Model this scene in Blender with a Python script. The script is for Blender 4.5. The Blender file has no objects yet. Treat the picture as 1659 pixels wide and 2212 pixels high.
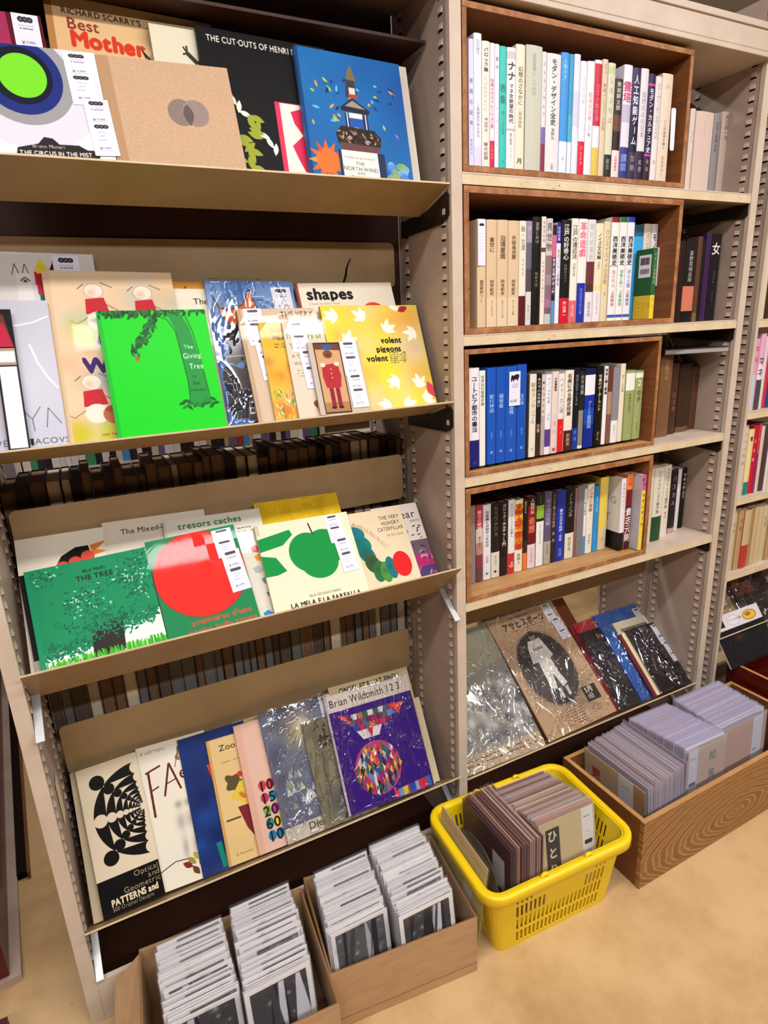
import bpy, bmesh, math, random
import numpy as np
from mathutils import Matrix, Vector, Euler
R = random.Random(7)
NR = np.random.RandomState(7)
scene = bpy.context.scene
COL = scene.collection
PI = math.pi

# ------------------------------------------------------------------ camera, world, lights
cam_data = bpy.data.cameras.new('camera')
cam = bpy.data.objects.new('camera', cam_data)
COL.objects.link(cam)
yaw, pitch, roll = 0.4542, -0.2917, -0.0487
fwd = Vector((math.sin(yaw) * math.cos(pitch), math.cos(yaw) * math.cos(pitch), math.sin(pitch)))
rt = fwd.cross(Vector((0, 0, 1))).normalized()
up = rt.cross(fwd)
rt2 = rt * math.cos(roll) + up * math.sin(roll)
up2 = up * math.cos(roll) - rt * math.sin(roll)
mat = Matrix((rt2, up2, -fwd)).transposed().to_4x4()
mat.translation = Vector((-0.7423, -1.1033, 1.3503))
cam.matrix_world = mat
cam_data.sensor_fit = 'HORIZONTAL'
cam_data.sensor_width = 36
cam_data.lens = 1317.08 / 1659 * 36
cam_data.clip_start = 0.02
scene.camera = cam

world = bpy.data.worlds.new('world')
scene.world = world
world.use_nodes = True
world.node_tree.nodes['Background'].inputs[0].default_value = (0.80, 0.86, 1.0, 1)
world.node_tree.nodes['Background'].inputs[1].default_value = 0.02

scene.view_settings.view_transform = 'Standard'
scene.view_settings.look = 'None'
scene.view_settings.gamma = 1
scene.view_settings.use_curve_mapping = False
scene.view_settings.exposure = 0.0
scene.cycles.max_bounces = 8
scene.cycles.diffuse_bounces = 2
scene.cycles.glossy_bounces = 3
scene.cycles.transmission_bounces = 4
scene.cycles.transparent_max_bounces = 28
scene.cycles.caustics_reflective = False
scene.cycles.caustics_refractive = False

def tube_light(x, y, z, sx, sy, power, col=(1.0, 0.965, 0.97)):
    d = bpy.data.lights.new('ceiling_tube', 'AREA')
    d.shape = 'RECTANGLE'; d.size = sx; d.size_y = sy
    d.energy = power; d.color = col
    o = bpy.data.objects.new('ceiling_tube', d)
    o.location = (x, y, z)
    COL.objects.link(o)
for tx in (-1.55, -0.1, 1.35):          # the aisle's fluorescent tubes, in a row along the shelves
    tube_light(tx, -1.05, 2.64, 1.2, 0.14, 20)
    tube_light(tx + .2, -2.35, 2.64, 1.2, 0.14, 34)
for tx in (-1.0, 1.2):                   # the next aisle's tubes
    tube_light(tx, 1.05, 2.52, 1.2, 0.16, 20)

# ------------------------------------------------------------------ colours and materials
def lin(c):
    return tuple(((v / 12.92) if v <= 0.04045 else ((v + 0.055) / 1.055) ** 2.4) for v in c)
def hx(s):
    if not isinstance(s, str): return s
    return tuple(int(s[i:i + 2], 16) / 255 for i in (0, 2, 4))
def rgba(s):
    return (*lin(hx(s)), 1)
MC = {}
def base(name):
    m = bpy.data.materials.new(name); m.use_nodes = True
    nt = m.node_tree; return m, nt, nt.nodes['Principled BSDF']
def solid(c, rough=.55, spec=.35, metal=0):
    k = (c, rough, spec, metal)
    if k not in MC:
        m, nt, b = base('paint_' + c)
        b.inputs['Base Color'].default_value = rgba(c); b.inputs['Roughness'].default_value = rough
        b.inputs['Specular IOR Level'].default_value = spec; b.inputs['Metallic'].default_value = metal
        MC[k] = m
    return MC[k]
def nd(nt, t, **kw):
    n = nt.nodes.new(t)
    for k, v in kw.items():
        if k.startswith('i_'):
            key = k[2:].replace('_', ' ')
            n.inputs[int(key) if key.isdigit() else key].default_value = v
        else: setattr(n, k, v)
    return n
def ramp(nt, stops, interp='LINEAR'):
    r = nt.nodes.new('ShaderNodeValToRGB'); e = r.color_ramp.elements; r.color_ramp.interpolation = interp
    e[0].position, e[0].color = stops[0][0], rgba(stops[0][1]); e[1].position, e[1].color = stops[-1][0], rgba(stops[-1][1])
    for p, c in stops[1:-1]:
        q = e.new(p); q.color = rgba(c)
    return r
def noisy(name, stops, scale=8, detail=6, rough=.5, bump=.1, stretch=(1, 1, 1), chips=None, spec=.35, chip_scale=60, bscale=None):
    m, nt, b = base(name); L = nt.links.new
    tc = nd(nt, 'ShaderNodeTexCoord'); mp = nd(nt, 'ShaderNodeMapping'); mp.inputs['Scale'].default_value = stretch
    L(tc.outputs['Object'], mp.inputs[0])
    n = nd(nt, 'ShaderNodeTexNoise', i_Scale=scale, i_Detail=detail, i_Roughness=.65)
    L(mp.outputs[0], n.inputs[0]); r = ramp(nt, stops); L(n.outputs[0], r.inputs[0])
    out = r.outputs[0]
    if chips:
        n2 = nd(nt, 'ShaderNodeTexNoise', i_Scale=chip_scale, i_Detail=4, i_Roughness=.6); L(tc.outputs['Object'], n2.inputs[0])
        r2 = nd(nt, 'ShaderNodeMapRange', i_1=chips[1], i_2=chips[1] + .03); L(n2.outputs[0], r2.inputs[0])
        mx = nd(nt, 'ShaderNodeMix', data_type='RGBA'); L(r2.outputs[0], mx.inputs[0]); L(out, mx.inputs[6])
        mx.inputs[7].default_value = rgba(chips[0]); out = mx.outputs[2]
    L(out, b.inputs['Base Color']); b.inputs['Roughness'].default_value = rough; b.inputs['Specular IOR Level'].default_value = spec
    if bump:
        n3 = nd(nt, 'ShaderNodeTexNoise', i_Scale=bscale or scale * 6, i_Detail=3); L(mp.outputs[0], n3.inputs[0])
        bp = nd(nt, 'ShaderNodeBump', i_Strength=bump, i_Distance=.002); L(n3.outputs[0], bp.inputs['Height']); L(bp.outputs[0], b.inputs['Normal'])
    return m
STEEL = noisy('cream_steel_paint', [(.25, '9c8676'), (.5, 'b29c8c'), (.75, 'bca898')], 5, 8, .45, .12, chips=('5a3a24', .735), chip_scale=70)
STEEL_PALE = noisy('cream_steel_face', [(.3, 'c4b09c'), (.7, 'd6c4b0')], 9, 8, .4, .12, chips=('5a4030', .70), chip_scale=90)
LIP = noisy('chipped_lip_paint', [(.3, 'd0b890'), (.7, 'e6d4b0')], 14, 6, .45, .1, chips=('3a2414', .66), chip_scale=120)
PLATE = noisy('tan_steel_plate', [(.25, '94764e'), (.55, 'a68860'), (.8, 'b0946c')], 4, 8, .5, .1)
SEAM = solid('1c120c', .8, .1)
BRACKET = solid('3c332c', .35, .5, .6)
BRACKET_PALE = solid('b8b8b8', .3, .5, .5)
PLY = noisy('plywood_edge', [(.3, '7c4c2a'), (.5, 'a06a40'), (.65, 'b88458')], 30, 6, .6, .2, (1, 1, 1), chips=('5a3018', .66), chip_scale=140)
PLY_IN = noisy('plywood_face', [(.3, '74401e'), (.7, '925a30')], 6, 5, .6, .1, (1, 1, 12))
PLY_FLOOR = noisy('plywood_floor', [(.3, 'a87a4a'), (.7, 'c89c68')], 5, 5, .6, .1, (1, 14, 1))
PINE = noisy('pine_face', [(.3, 'a87446'), (.7, 'c49264')], 4, 4, .6, .1, (2, 2, 22))
FLOOR = noisy('worn_linoleum', [(.25, 'a07c4e'), (.42, 'bc9868'), (.55, 'ccaa7a'), (.8, 'd6b688')], 2.6, 10, .38, .05, chips=('7c5c3a', .745), chip_scale=22)
CARD = noisy('corrugated_card', [(.3, 'b08a62'), (.7, 'c09a70')], 14, 5, .8, .08, (1, 1, 4))
CARD_EDGE = solid('8a6644', .8, .1)
PAGES = noisy('page_edges', [(.3, 'b8a488'), (.7, 'e0d2b8')], 3, 3, .8, .15, (1, 1, 1), bscale=300)
PAGES_WHITE = noisy('white_page_edges', [(.3, 'd8d4cc'), (.7, 'f0ece6')], 3, 3, .8, .15, bscale=300)
PAGES_BROWN = noisy('browned_page_edges', [(.3, '5e4430'), (.7, '8c6c4c')], 3, 3, .85, .15, bscale=300)
YELLOW = solid('f0cc10', .38, .45)
WALLM = noisy('painted_wall', [(.3, '9a9092'), (.7, 'a89c9c')], 2, 5, .7, .05)
WALLB = noisy('cream_wall', [(.3, 'e4d4b4'), (.7, 'f0e2c4')], 2, 5, .7, .05)
CEIL = solid('e0dcd2', .8, .1)
REDWOOD = noisy('dark_red_wood', [(.3, '4a100a'), (.7, '64180e')], 9, 5, .3, .05, (1, 1, 10), chips=('a04a2c', .71), chip_scale=60)

def crate_wood():
    m, nt, b = base('ring_grain_wood'); L = nt.links.new
    tc = nd(nt, 'ShaderNodeTexCoord'); mp = nd(nt, 'ShaderNodeMapping')
    mp.inputs['Location'].default_value = (-.40, 0, -.30); mp.inputs['Rotation'].default_value = (0, -.10, 0); mp.inputs['Scale'].default_value = (1.0, 1, 3.0)
    L(tc.outputs['Object'], mp.inputs[0])
    n = nd(nt, 'ShaderNodeTexNoise', i_Scale=3.2, i_Detail=2); L(mp.outputs[0], n.inputs[0])
    ad = nd(nt, 'ShaderNodeVectorMath', operation='MULTIPLY_ADD'); L(n.outputs[1], ad.inputs[0]); ad.inputs[1].default_value = (.10, 0, .12); L(mp.outputs[0], ad.inputs[2])
    w = nd(nt, 'ShaderNodeTexWave', wave_type='RINGS', rings_direction='Y', i_Scale=6.5, i_Distortion=.5, i_Detail=2); w.inputs['Detail Scale'].default_value = 2
    L(ad.outputs[0], w.inputs[0]); r = ramp(nt, [(0, '8e5e30'), (.35, '9a6a38'), (.6, 'c49a62'), (.75, 'a67842'), (1, '96663a')]); L(w.outputs[0], r.inputs[0])
    n2 = nd(nt, 'ShaderNodeTexNoise', i_Scale=40, i_Detail=4)
    mp2 = nd(nt, 'ShaderNodeMapping'); mp2.inputs['Scale'].default_value = (.6, 1, 9); L(tc.outputs['Object'], mp2.inputs[0]); L(mp2.outputs[0], n2.inputs[0])
    mx = nd(nt, 'ShaderNodeMix', data_type='RGBA', blend_type='MULTIPLY'); mx.inputs[0].default_value = .45
    r2 = ramp(nt, [(.3, '9a8878'), (.6, 'ffffff')]); L(n2.outputs[0], r2.inputs[0]); L(r.outputs[0], mx.inputs[6]); L(r2.outputs[0], mx.inputs[7])
    L(mx.outputs[2], b.inputs['Base Color']); b.inputs['Roughness'].default_value = .5
    return m
CRATE = crate_wood()
CRATE_SIDE = noisy('crate_side_wood', [(.3, '6a3e20'), (.7, '84522c')], 6, 6, .55, .1, (2, 1, 14))
CRATE_EDGE = noisy('crate_edge_wood', [(.3, 'a87848'), (.7, 'c4965e')], 10, 6, .6, .1, (1, 1, 1))

def film(name, haze, rough, wr_scale, wr, tint='ffffff', gain=1.0):
    """clear crinkled plastic: mostly transparent, a little haze, and glossy creases"""
    m, nt, b = base(name); L = nt.links.new
    out = nt.nodes['Material Output']; nt.nodes.remove(b)
    tc = nd(nt, 'ShaderNodeTexCoord')
    mp = nd(nt, 'ShaderNodeMapping'); mp.inputs['Scale'].default_value = (1, 1, .4); mp.inputs['Rotation'].default_value = (0, .35, 0)
    L(tc.outputs['Object'], mp.inputs[0])
    v = nd(nt, 'ShaderNodeTexNoise', i_Scale=wr_scale, i_Detail=1.5, i_Roughness=.5, i_Distortion=.8); L(mp.outputs[0], v.inputs[0])
    bp = nd(nt, 'ShaderNodeBump', i_Strength=wr, i_Distance=.004); L(v.outputs[0], bp.inputs['Height'])
    g = nd(nt, 'ShaderNodeBsdfGlossy', i_Roughness=rough); L(bp.outputs[0], g.inputs['Normal'])
    t = nd(nt, 'ShaderNodeBsdfTransparent'); d = nd(nt, 'ShaderNodeBsdfDiffuse'); d.inputs[0].default_value = rgba(tint)
    tl = nd(nt, 'ShaderNodeBsdfTranslucent'); tl.inputs[0].default_value = rgba(tint)
    dm = nd(nt, 'ShaderNodeMixShader', i_0=.5); L(d.outputs[0], dm.inputs[1]); L(tl.outputs[0], dm.inputs[2])
    m1 = nd(nt, 'ShaderNodeMixShader', i_0=haze); L(t.outputs[0], m1.inputs[1]); L(dm.outputs[0], m1.inputs[2])
    fr = nd(nt, 'ShaderNodeLayerWeight', i_Blend=.35)
    pw = nd(nt, 'ShaderNodeMath', operation='POWER'); L(fr.outputs[1], pw.inputs[0]); pw.inputs[1].default_value = 3
    mu = nd(nt, 'ShaderNodeMath', operation='MULTIPLY_ADD', use_clamp=True); L(pw.outputs[0], mu.inputs[0]); mu.inputs[1].default_value = .2 * gain; mu.inputs[2].default_value = .05 * gain
    m2 = nd(nt, 'ShaderNodeMixShader'); L(mu.outputs[0], m2.inputs[0]); L(m1.outputs[0], m2.inputs[1]); L(g.outputs[0], m2.inputs[2])
    L(m2.outputs[0], out.inputs[0]); return m
FILM = film('crinkled_clear_film', .012, .085, 9, .05, gain=3.0)
FILM_SOFT = film('smooth_clear_film', .01, .05, 6, .10, gain=.3)
SLEEVE = film('card_sleeve_film', .06, .25, 14, .4, 'f4f2fa', gain=.6)
SLEEVE_MILK = film('milky_sleeve_film', .32, .35, 14, .3, 'eae6fc', gain=.4)

# ------------------------------------------------------------------ mesh helpers
def new_obj(name, mesh, parent=None, loc=None):
    o = bpy.data.objects.new(name, mesh); COL.objects.link(o)
    if parent: o.parent = parent
    if loc is not None: o.location = loc
    return o
class MB:
    def __init__(s): s.v = []; s.f = []; s.m = []; s.mats = []; s.uv = {}
    def mi(s, m):
        if m not in s.mats: s.mats.append(m)
        return s.mats.index(m)
    def quad(s, pts, m, uv=None):
        i = len(s.v); s.v += [tuple(p) for p in pts]; s.f.append(tuple(range(i, i + len(pts)))); s.m.append(s.mi(m))
        if uv: s.uv[len(s.f) - 1] = uv
    def box(s, x0, x1, y0, y1, z0, z1, m, front=None, uvf=None, top=None):
        i = len(s.v)
        s.v += [(x, y, z) for z in (z0, z1) for y in (y0, y1) for x in (x0, x1)]
        F = [(0, 1, 5, 4), (1, 3, 7, 5), (3, 2, 6, 7), (2, 0, 4, 6), (4, 5, 7, 6), (2, 3, 1, 0)]
        for k, f in enumerate(F):
            s.f.append(tuple(i + q for q in f))
            mm = front if (k == 0 and front) else (top if (k == 4 and top) else m)
            s.m.append(s.mi(mm))
            if k == 0 and front: s.uv[len(s.f) - 1] = uvf or [(0, 0), (1, 0), (1, 1), (0, 1)]
    def prism(s, poly, axis, a0, a1, m):
        """poly in the two other axes (order y,z for axis 0; x,z for 1; x,y for 2)"""
        n = len(poly); i = len(s.v)
        def P(p, a): return (a, p[0], p[1]) if axis == 0 else ((p[0], a, p[1]) if axis == 1 else (p[0], p[1], a))
        s.v += [P(p, a0) for p in poly] + [P(p, a1) for p in poly]
        k = s.mi(m)
        s.f.append(tuple(range(i, i + n))); s.m.append(k); s.f.append(tuple(range(i + 2 * n - 1, i + n - 1, -1))); s.m.append(k)
        for j in range(n):
            s.f.append((i + j, i + n + j, i + n + (j + 1) % n, i + (j + 1) % n)); s.m.append(k)
    def mesh(s, name):
        me = bpy.data.meshes.new(name); me.from_pydata(s.v, [], s.f)
        for m in s.mats: me.materials.append(m)
        me.polygons.foreach_set('material_index', s.m)
        if s.uv:
            ul = me.uv_layers.new(name='UVMap')
            for pi, uv in s.uv.items():
                for k, li in enumerate(me.polygons[pi].loop_indices): ul.data[li].uv = uv[k]
        me.update()
        bm = bmesh.new(); bm.from_mesh(me); bmesh.ops.recalc_face_normals(bm, faces=bm.faces); bm.to_mesh(me); bm.free()
        return me
    def obj(s, name, parent=None, loc=None, bevel=0):
        o = new_obj(name, s.mesh(name), parent, loc)
        if bevel:
            b = o.modifiers.new('bevel', 'BEVEL'); b.width = bevel; b.segments = 2; b.limit_method = 'ANGLE'
        return o
def tag(o, label, cat, group=None, kind=None):
    if label: o['label'] = label
    if cat: o['category'] = cat
    if group: o['group'] = group
    if kind: o['kind'] = kind
    return o
def empty(name, loc=(0, 0, 0), M=None):
    o = bpy.data.objects.new(name, None); COL.objects.link(o); o.empty_display_size = .02
    if M is not None: o.matrix_world = M
    else: o.location = loc
    return o
def dup(root, M=None, label=None, group=None):
    r = root.copy(); COL.objects.link(r)
    if M is not None: r.matrix_world = M
    if label: r['label'] = label
    if group: r['group'] = group
    for ch in list(root.children):
        c = ch.copy(); COL.objects.link(c); c.parent = r
        for g in ch.children:
            d = g.copy(); COL.objects.link(d); d.parent = c
    return r
# ------------------------------------------------------------------ the room
def struct(o): o['kind'] = 'structure'; return o
b = MB(); b.box(-3.2, 4.2, -2.6, 3.2, -.05, 0, FLOOR); struct(b.obj('floor'))
b = MB(); b.box(-3.2, 4.2, -2.6, 3.2, 2.72, 2.77, CEIL); struct(b.obj('ceiling'))
b = MB(); b.box(-3.2, 4.2, 3.2, 3.25, 0, 2.72, WALLM); struct(b.obj('wall_back'))
b = MB(); b.box(4.2, 4.25, -2.6, 3.2, 0, 2.72, WALLM); struct(b.obj('wall_right'))
b = MB(); b.box(-3.25, -3.2, -2.6, 3.2, 0, 2.72, WALLM); struct(b.obj('wall_left'))

SHADE_BROWN = noisy('shade_brown_board', [(.3, '30180e'), (.7, '40200f')], 5, 4, .6, .05)  # dark brown, deepened so the colour stands in for shade in recesses
# ------------------------------------------------------------------ steel shelving: uprights with rows of punched louvres
PITCH = .0255
def slot_mesh(side, z0, z1):
    """louvres pressed in a side face; side -1 faces -x, +1 faces +x. local origin on the face"""
    b = MB(); s = side; z = z0
    while z < z1:
        w, h = .0066, .0105
        P = [(0, -w, z + h), (0, w, z + h), (s * .0008, -w + .001, z + h - .001), (s * .0008, w - .001, z + h - .001),
             (s * .0032, -w + .0012, z), (s * .0032, w - .0012, z), (0, -w, z), (0, w, z)]
        b.quad([P[2], P[3], P[5], P[4]], STEEL_PALE); b.quad([P[0], P[1], P[3], P[2]], STEEL_PALE)
        b.quad([P[0], P[2], P[4], P[6]], STEEL_PALE); b.quad([P[1], P[3], P[5], P[7]], STEEL_PALE)
        b.quad([(s * .0006, -w - .001, z - .0004), (s * .0006, w + .001, z - .0004), (s * .0006, w + .001, z - .0036), (s * .0006, -w - .001, z - .0036)], SEAM)
        z += PITCH
    return b.mesh('slot_strip')
SLOT = {s: slot_mesh(s, .14, 2.0) for s in (-1, 1)}
frame = tag(empty('shelving_rack', (0, 0, 0)), 'cream steel double-sided shelving rack holding the picture books and wooden boxes', 'shelving')
def upright(x0, x1, root, y0=0, y1=.2143, top=2.06, name='upright'):
    b = MB(); e = .0012; d = 1 if y1 > y0 else -1
    b.box(x0 + e, x1 - e, min(y0 + d * .014, y1 - d * .006), max(y0 + d * .014, y1 - d * .006), 0, top, STEEL)
    b.box(x0, x1, *sorted((y0, y0 + d * .012)), 0, top, STEEL_PALE)          # folded front flange
    b.box(x0 + .002, x1 - .002, *sorted((y0 + d * .0115, y0 + d * .0145)), 0, top, SEAM)
    b.box(x0, x1, *sorted((y1 - d * .004, y1)), 0, top, STEEL)
    b.box(x0 + .002, x1 - .002, *sorted((y1 - d * .0065, y1 - d * .0035)), 0, top, SEAM)
    o = b.obj(name, root)
    for sd, xx in ((-1, x0 + e), (1, x1 - e)):
        for dy in (.031, .186):
            q = new_obj('slot_strip', SLOT[sd], o, (xx, y0 + d * dy, 0)); q['kind'] = 'stuff'
    return o
W = .88
XB0, XB1, XC0, XC1, XA0, XA1 = -.025, 0, W, W + .025, -.93, -.905
for x0, x1 in ((XA0, XA1), (XB0, XB1), (XC0, XC1)):
    upright(x0, x1, frame)
    upright(x0, x1, frame, .4300, .2165)
# fascia over the right bay, base kick plates and base decks
b = MB(); b.box(0.0, .905, -.012, .2, 1.925, 1.936, STEEL_PALE); b.box(0.0, .905, -.012, -.002, 1.936, 1.985, STEEL_PALE)
b.box(0.0, .905, -.016, -.010, 1.978, 1.992, STEEL_PALE); b.box(0, .905, -.008, .2, 1.985, 1.995, STEEL); b.obj('fascia', frame, bevel=.0015)
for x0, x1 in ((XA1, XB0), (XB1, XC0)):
    b = MB(); b.box(x0, x1, .001, .012, 0, .105, STEEL_PALE); b.box(x0, x1, .012, .2, .022, .03, SHADE_BROWN); b.box(x0, x1, .0122, .0125, .03, .104, SHADE_BROWN); b.obj('base_deck', frame, bevel=.001)  # hollow's floor and kick plate lining coloured dark to stand in for shade
b = MB(); b.box(XA1, XB0, -.008, .2, 1.96, 1.99, STEEL); b.obj('shade_deck', frame)  # unseen deck, added overhead to cast shade on the left bay's back

# neighbouring rack at the right edge
rack2 = tag(empty('shelving_rack', (0, 0, 0)), 'second cream steel rack at the right edge of the picture', 'shelving')
upright(.962, .974, rack2); upright(1.90, 1.925, rack2); upright(.962, .974, rack2, .43, .2165)
b = MB(); b.box(.974, 1.90, .21, .214, .1, 2.0, STEEL); b.obj('back_panel', rack2)
b = MB(); b.box(.974, 1.90, .002, .2, .02, .06, STEEL); b.obj('base_deck', rack2)

# ------------------------------------------------------------------ flat shelves of the right bay
def flat_shelf(x0, x1, z, label, cat='shelf', y0=.001, y1=.207, th=.023, brk=True):
    r = tag(empty('steel_shelf', (x0, 0, z)), label, cat)
    w = x1 - x0
    b = MB(); b.box(.001, w - .001, y0, y1, -.004, 0, STEEL_PALE); b.box(.001, w - .001, y0, y0 + .003, -th, -.004, LIP)
    b.box(.001, w - .001, y0, y0 + .02, -th, -th + .002, PLATE); b.box(.001, w - .001, y1 - .003, y1, -th, -.004, PLATE)
    b.obj('board', r, bevel=.0008)
    if brk:
        for s in (0, 1):
            b = MB(); xx = .002 if s == 0 else w - .0035
            b.prism([(.004, -th), (.004, -.05), (.012, -.056), (.2, -.045), (.2, -th)], 0, xx, xx + .0015, BRACKET)
            b.obj('bracket', r)
    return r
RB = ['topmost flat cream shelf under the first wooden box', 'second flat cream shelf, under the box of the art-history trio',
      'third flat cream shelf, under the box with blue hardbacks', 'lowest flat cream shelf, above the film-wrapped magazines']
for z, l in zip((1.635, 1.3297, 1.0235, .7174), RB): flat_shelf(XB1, XC0, z, l)
for z, l in ((1.327, 'upper shelf of the rack at the right edge'), (1.072, 'shelf above the bright paperbacks at the right edge'),
             (.813, 'shelf above the yellowed books at the right edge'), (.566, 'shelf under the yellowed books at the right edge')):
    flat_shelf(.974, 1.90, z, l, brk=False)
# neighbour shelves need their own depth

# ------------------------------------------------------------------ tilted display shelves
def display_shelf(x0, x1, lip, phi, label, dark=True, panel=None, L=.125):
    y0, z0 = lip; r = tag(empty('display_shelf', (x0, y0, z0)), label, 'shelf'); w = x1 - x0; ph = math.radians(phi)
    c, s = math.cos(ph), math.sin(ph); t = .0016
    b = MB(); P = [(0, 0), (L * c, -L * s), (L * c - t * s, -L * s - t * c), (-t * s, -t * c)]
    b.prism(P, 0, .002, w - .002, PLATE)
    q = [(0, .0002), (.004 * c, -.004 * s + .0008), (.004 * c, -.004 * s), (-t * s, -t * c)]
    b.obj('plate', r)
    b = MB(); b.prism([(-.001, .0012), (.0015, .0012), (.0015, -.0016), (-.001, -.0016)], 0, .002, w - .002, LIP); b.obj('lip', r)
    if panel:
        pz0, pz1, py = panel; n = 5; rr = .012; X0, X1 = .012, w - .018; pts = []
        for cx, cz, a0 in ((X0 + rr, pz0 + rr, 180), (X1 - rr, pz0 + rr, 270), (X1 - rr, pz1 - rr, 0), (X0 + rr, pz1 - rr, 90)):
            for k in range(n): a = math.radians(a0 + 90 * k / (n - 1)); pts.append((cx + rr * math.cos(a), cz - z0 + rr * math.sin(a)))
        b = MB(); b.prism(pts, 1, py - y0, py - y0 + .0018, PLATE); b.obj('backrest', r)
    for sd in (0, 1):
        b = MB()
        if dark:
            xx = .0005 if sd == 0 else w - .003
            b.prism([(.012, -.012), (.003, -.018), (.003, -.054), (.01, -.06), (.03, -.075 if phi > 20 else -.068), (.2, -.072), (.2, -.038), (.09, -.035)], 0, xx, xx + .0018, BRACKET)
            o = b.obj('bracket', r)
            b = MB(); xs = xx - .0006 if sd else xx + .0018; b.box(xs, xs + .0006, .016, .026, -.052, -.041, STEEL_PALE); b.obj('bracket_tab', o)
        else:
            xx = .001 if sd == 0 else w - .016
            m = BRACKET_PALE
            o0 = (.078, -.078); u = (-.07, -.056); nrm = (.012, -.012)
            A_ = (o0[0], o0[1]); B_ = (o0[0] + u[0], o0[1] + u[1]); 
            b.prism([A_, B_, (B_[0] + .004, B_[1] - .005), (A_[0] + .004, A_[1] - .005)], 0, xx, xx + .014, m); o = b.obj('bracket', r)
    return r
display_shelf(XA1, XB0, (.003, 1.613), 18, 'topmost tilted display shelf, at the height of the linen-covered book')
display_shelf(XA1, XB0, (0, 1.195), 17, 'second tilted display shelf, holding the bright green picture book', panel=(1.44, 1.534, .2125))
display_shelf(XA1, XB0, (-.025, .825), 45, 'third tilted display shelf, holding the red disc and green apple books', dark=False, panel=(.938, 1.051, .2125))
display_shelf(XA1, XB0, (-.014, .248), 38, 'lowest tilted display shelf, just above the cardboard boxes', dark=False, panel=(.453, .573, .2125))
display_shelf(XB1, XC0, (0, .216), 40, 'tilted display shelf holding the film-wrapped magazines', dark=False, panel=(.53, .62, .2125))
# high display shelf above the top row, out of the picture: only its back shows
b = MB(); b.box(XA1 + .002, XB0 - .002, .08, .2, 1.87, 1.875, SHADE_BROWN); b.box(XA1 + .002, XB0 - .002, .197, .2, 1.62, 1.87, SHADE_BROWN)
tag(b.obj('dark_back_board'), 'dark brown back board high behind the topmost picture books', 'board')
# ------------------------------------------------------------------ printed art: a small rasteriser for covers and spines
GL = {}
_tc = bpy.data.curves.new('glyph', 'FONT'); _to = bpy.data.objects.new('glyph', _tc); COL.objects.link(_to)
GS = 56
def glyph(ch):
    if ch in GL: return GL[ch]
    _tc.body = ch; bpy.context.view_layer.update()
    ev = _to.evaluated_get(bpy.context.evaluated_depsgraph_get()); me = ev.to_mesh(); me.calc_loop_triangles()
    n = len(me.vertices)
    if n == 0:
        GL[ch] = (np.zeros((GS, GS), np.float32), .3); return GL[ch]
    co = np.empty(n * 3, np.float32); me.vertices.foreach_get('co', co); co = co.reshape(-1, 3)
    tr = np.array([t.vertices[:] for t in me.loop_triangles]); ev.to_mesh_clear()
    wide = float(co[:, 0].max())
    # em box: x 0..1, y -.15...85 ; 2x supersampled
    s = GS * 2; px = co[:, 0] * s; py = (.87 - co[:, 1]) * s; img = np.zeros((s, s), bool)
    for a, b, c in tr:
        xs = px[[a, b, c]]; ys = py[[a, b, c]]
        x0, x1 = max(0, int(xs.min())), min(s - 1, int(xs.max()) + 1); y0, y1 = max(0, int(ys.min())), min(s - 1, int(ys.max()) + 1)
        if x1 < x0 or y1 < y0: continue
        X, Y = np.meshgrid(np.arange(x0, x1 + 1) + .5, np.arange(y0, y1 + 1) + .5)
        d = (ys[1] - ys[2]) * (xs[0] - xs[2]) + (xs[2] - xs[1]) * (ys[0] - ys[2])
        if abs(d) < 1e-9: continue
        l0 = ((ys[1] - ys[2]) * (X - xs[2]) + (xs[2] - xs[1]) * (Y - ys[2])) / d
        l1 = ((ys[2] - ys[0]) * (X - xs[2]) + (xs[0] - xs[2]) * (Y - ys[2])) / d
        img[y0:y1 + 1, x0:x1 + 1] |= (l0 >= -.01) & (l1 >= -.01) & (l0 + l1 <= 1.01)
    g = img.reshape(GS, 2, GS, 2).mean((1, 3)).astype(np.float32)
    GL[ch] = (g, wide); return GL[ch]
def hershift(g, n):
    o = g
    for _ in range(n):
        p = np.pad(o, 1); o = np.maximum.reduce([p[1:-1, 1:-1], p[:-2, 1:-1], p[2:, 1:-1], p[1:-1, :-2], p[1:-1, 2:]])
    return o
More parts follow.
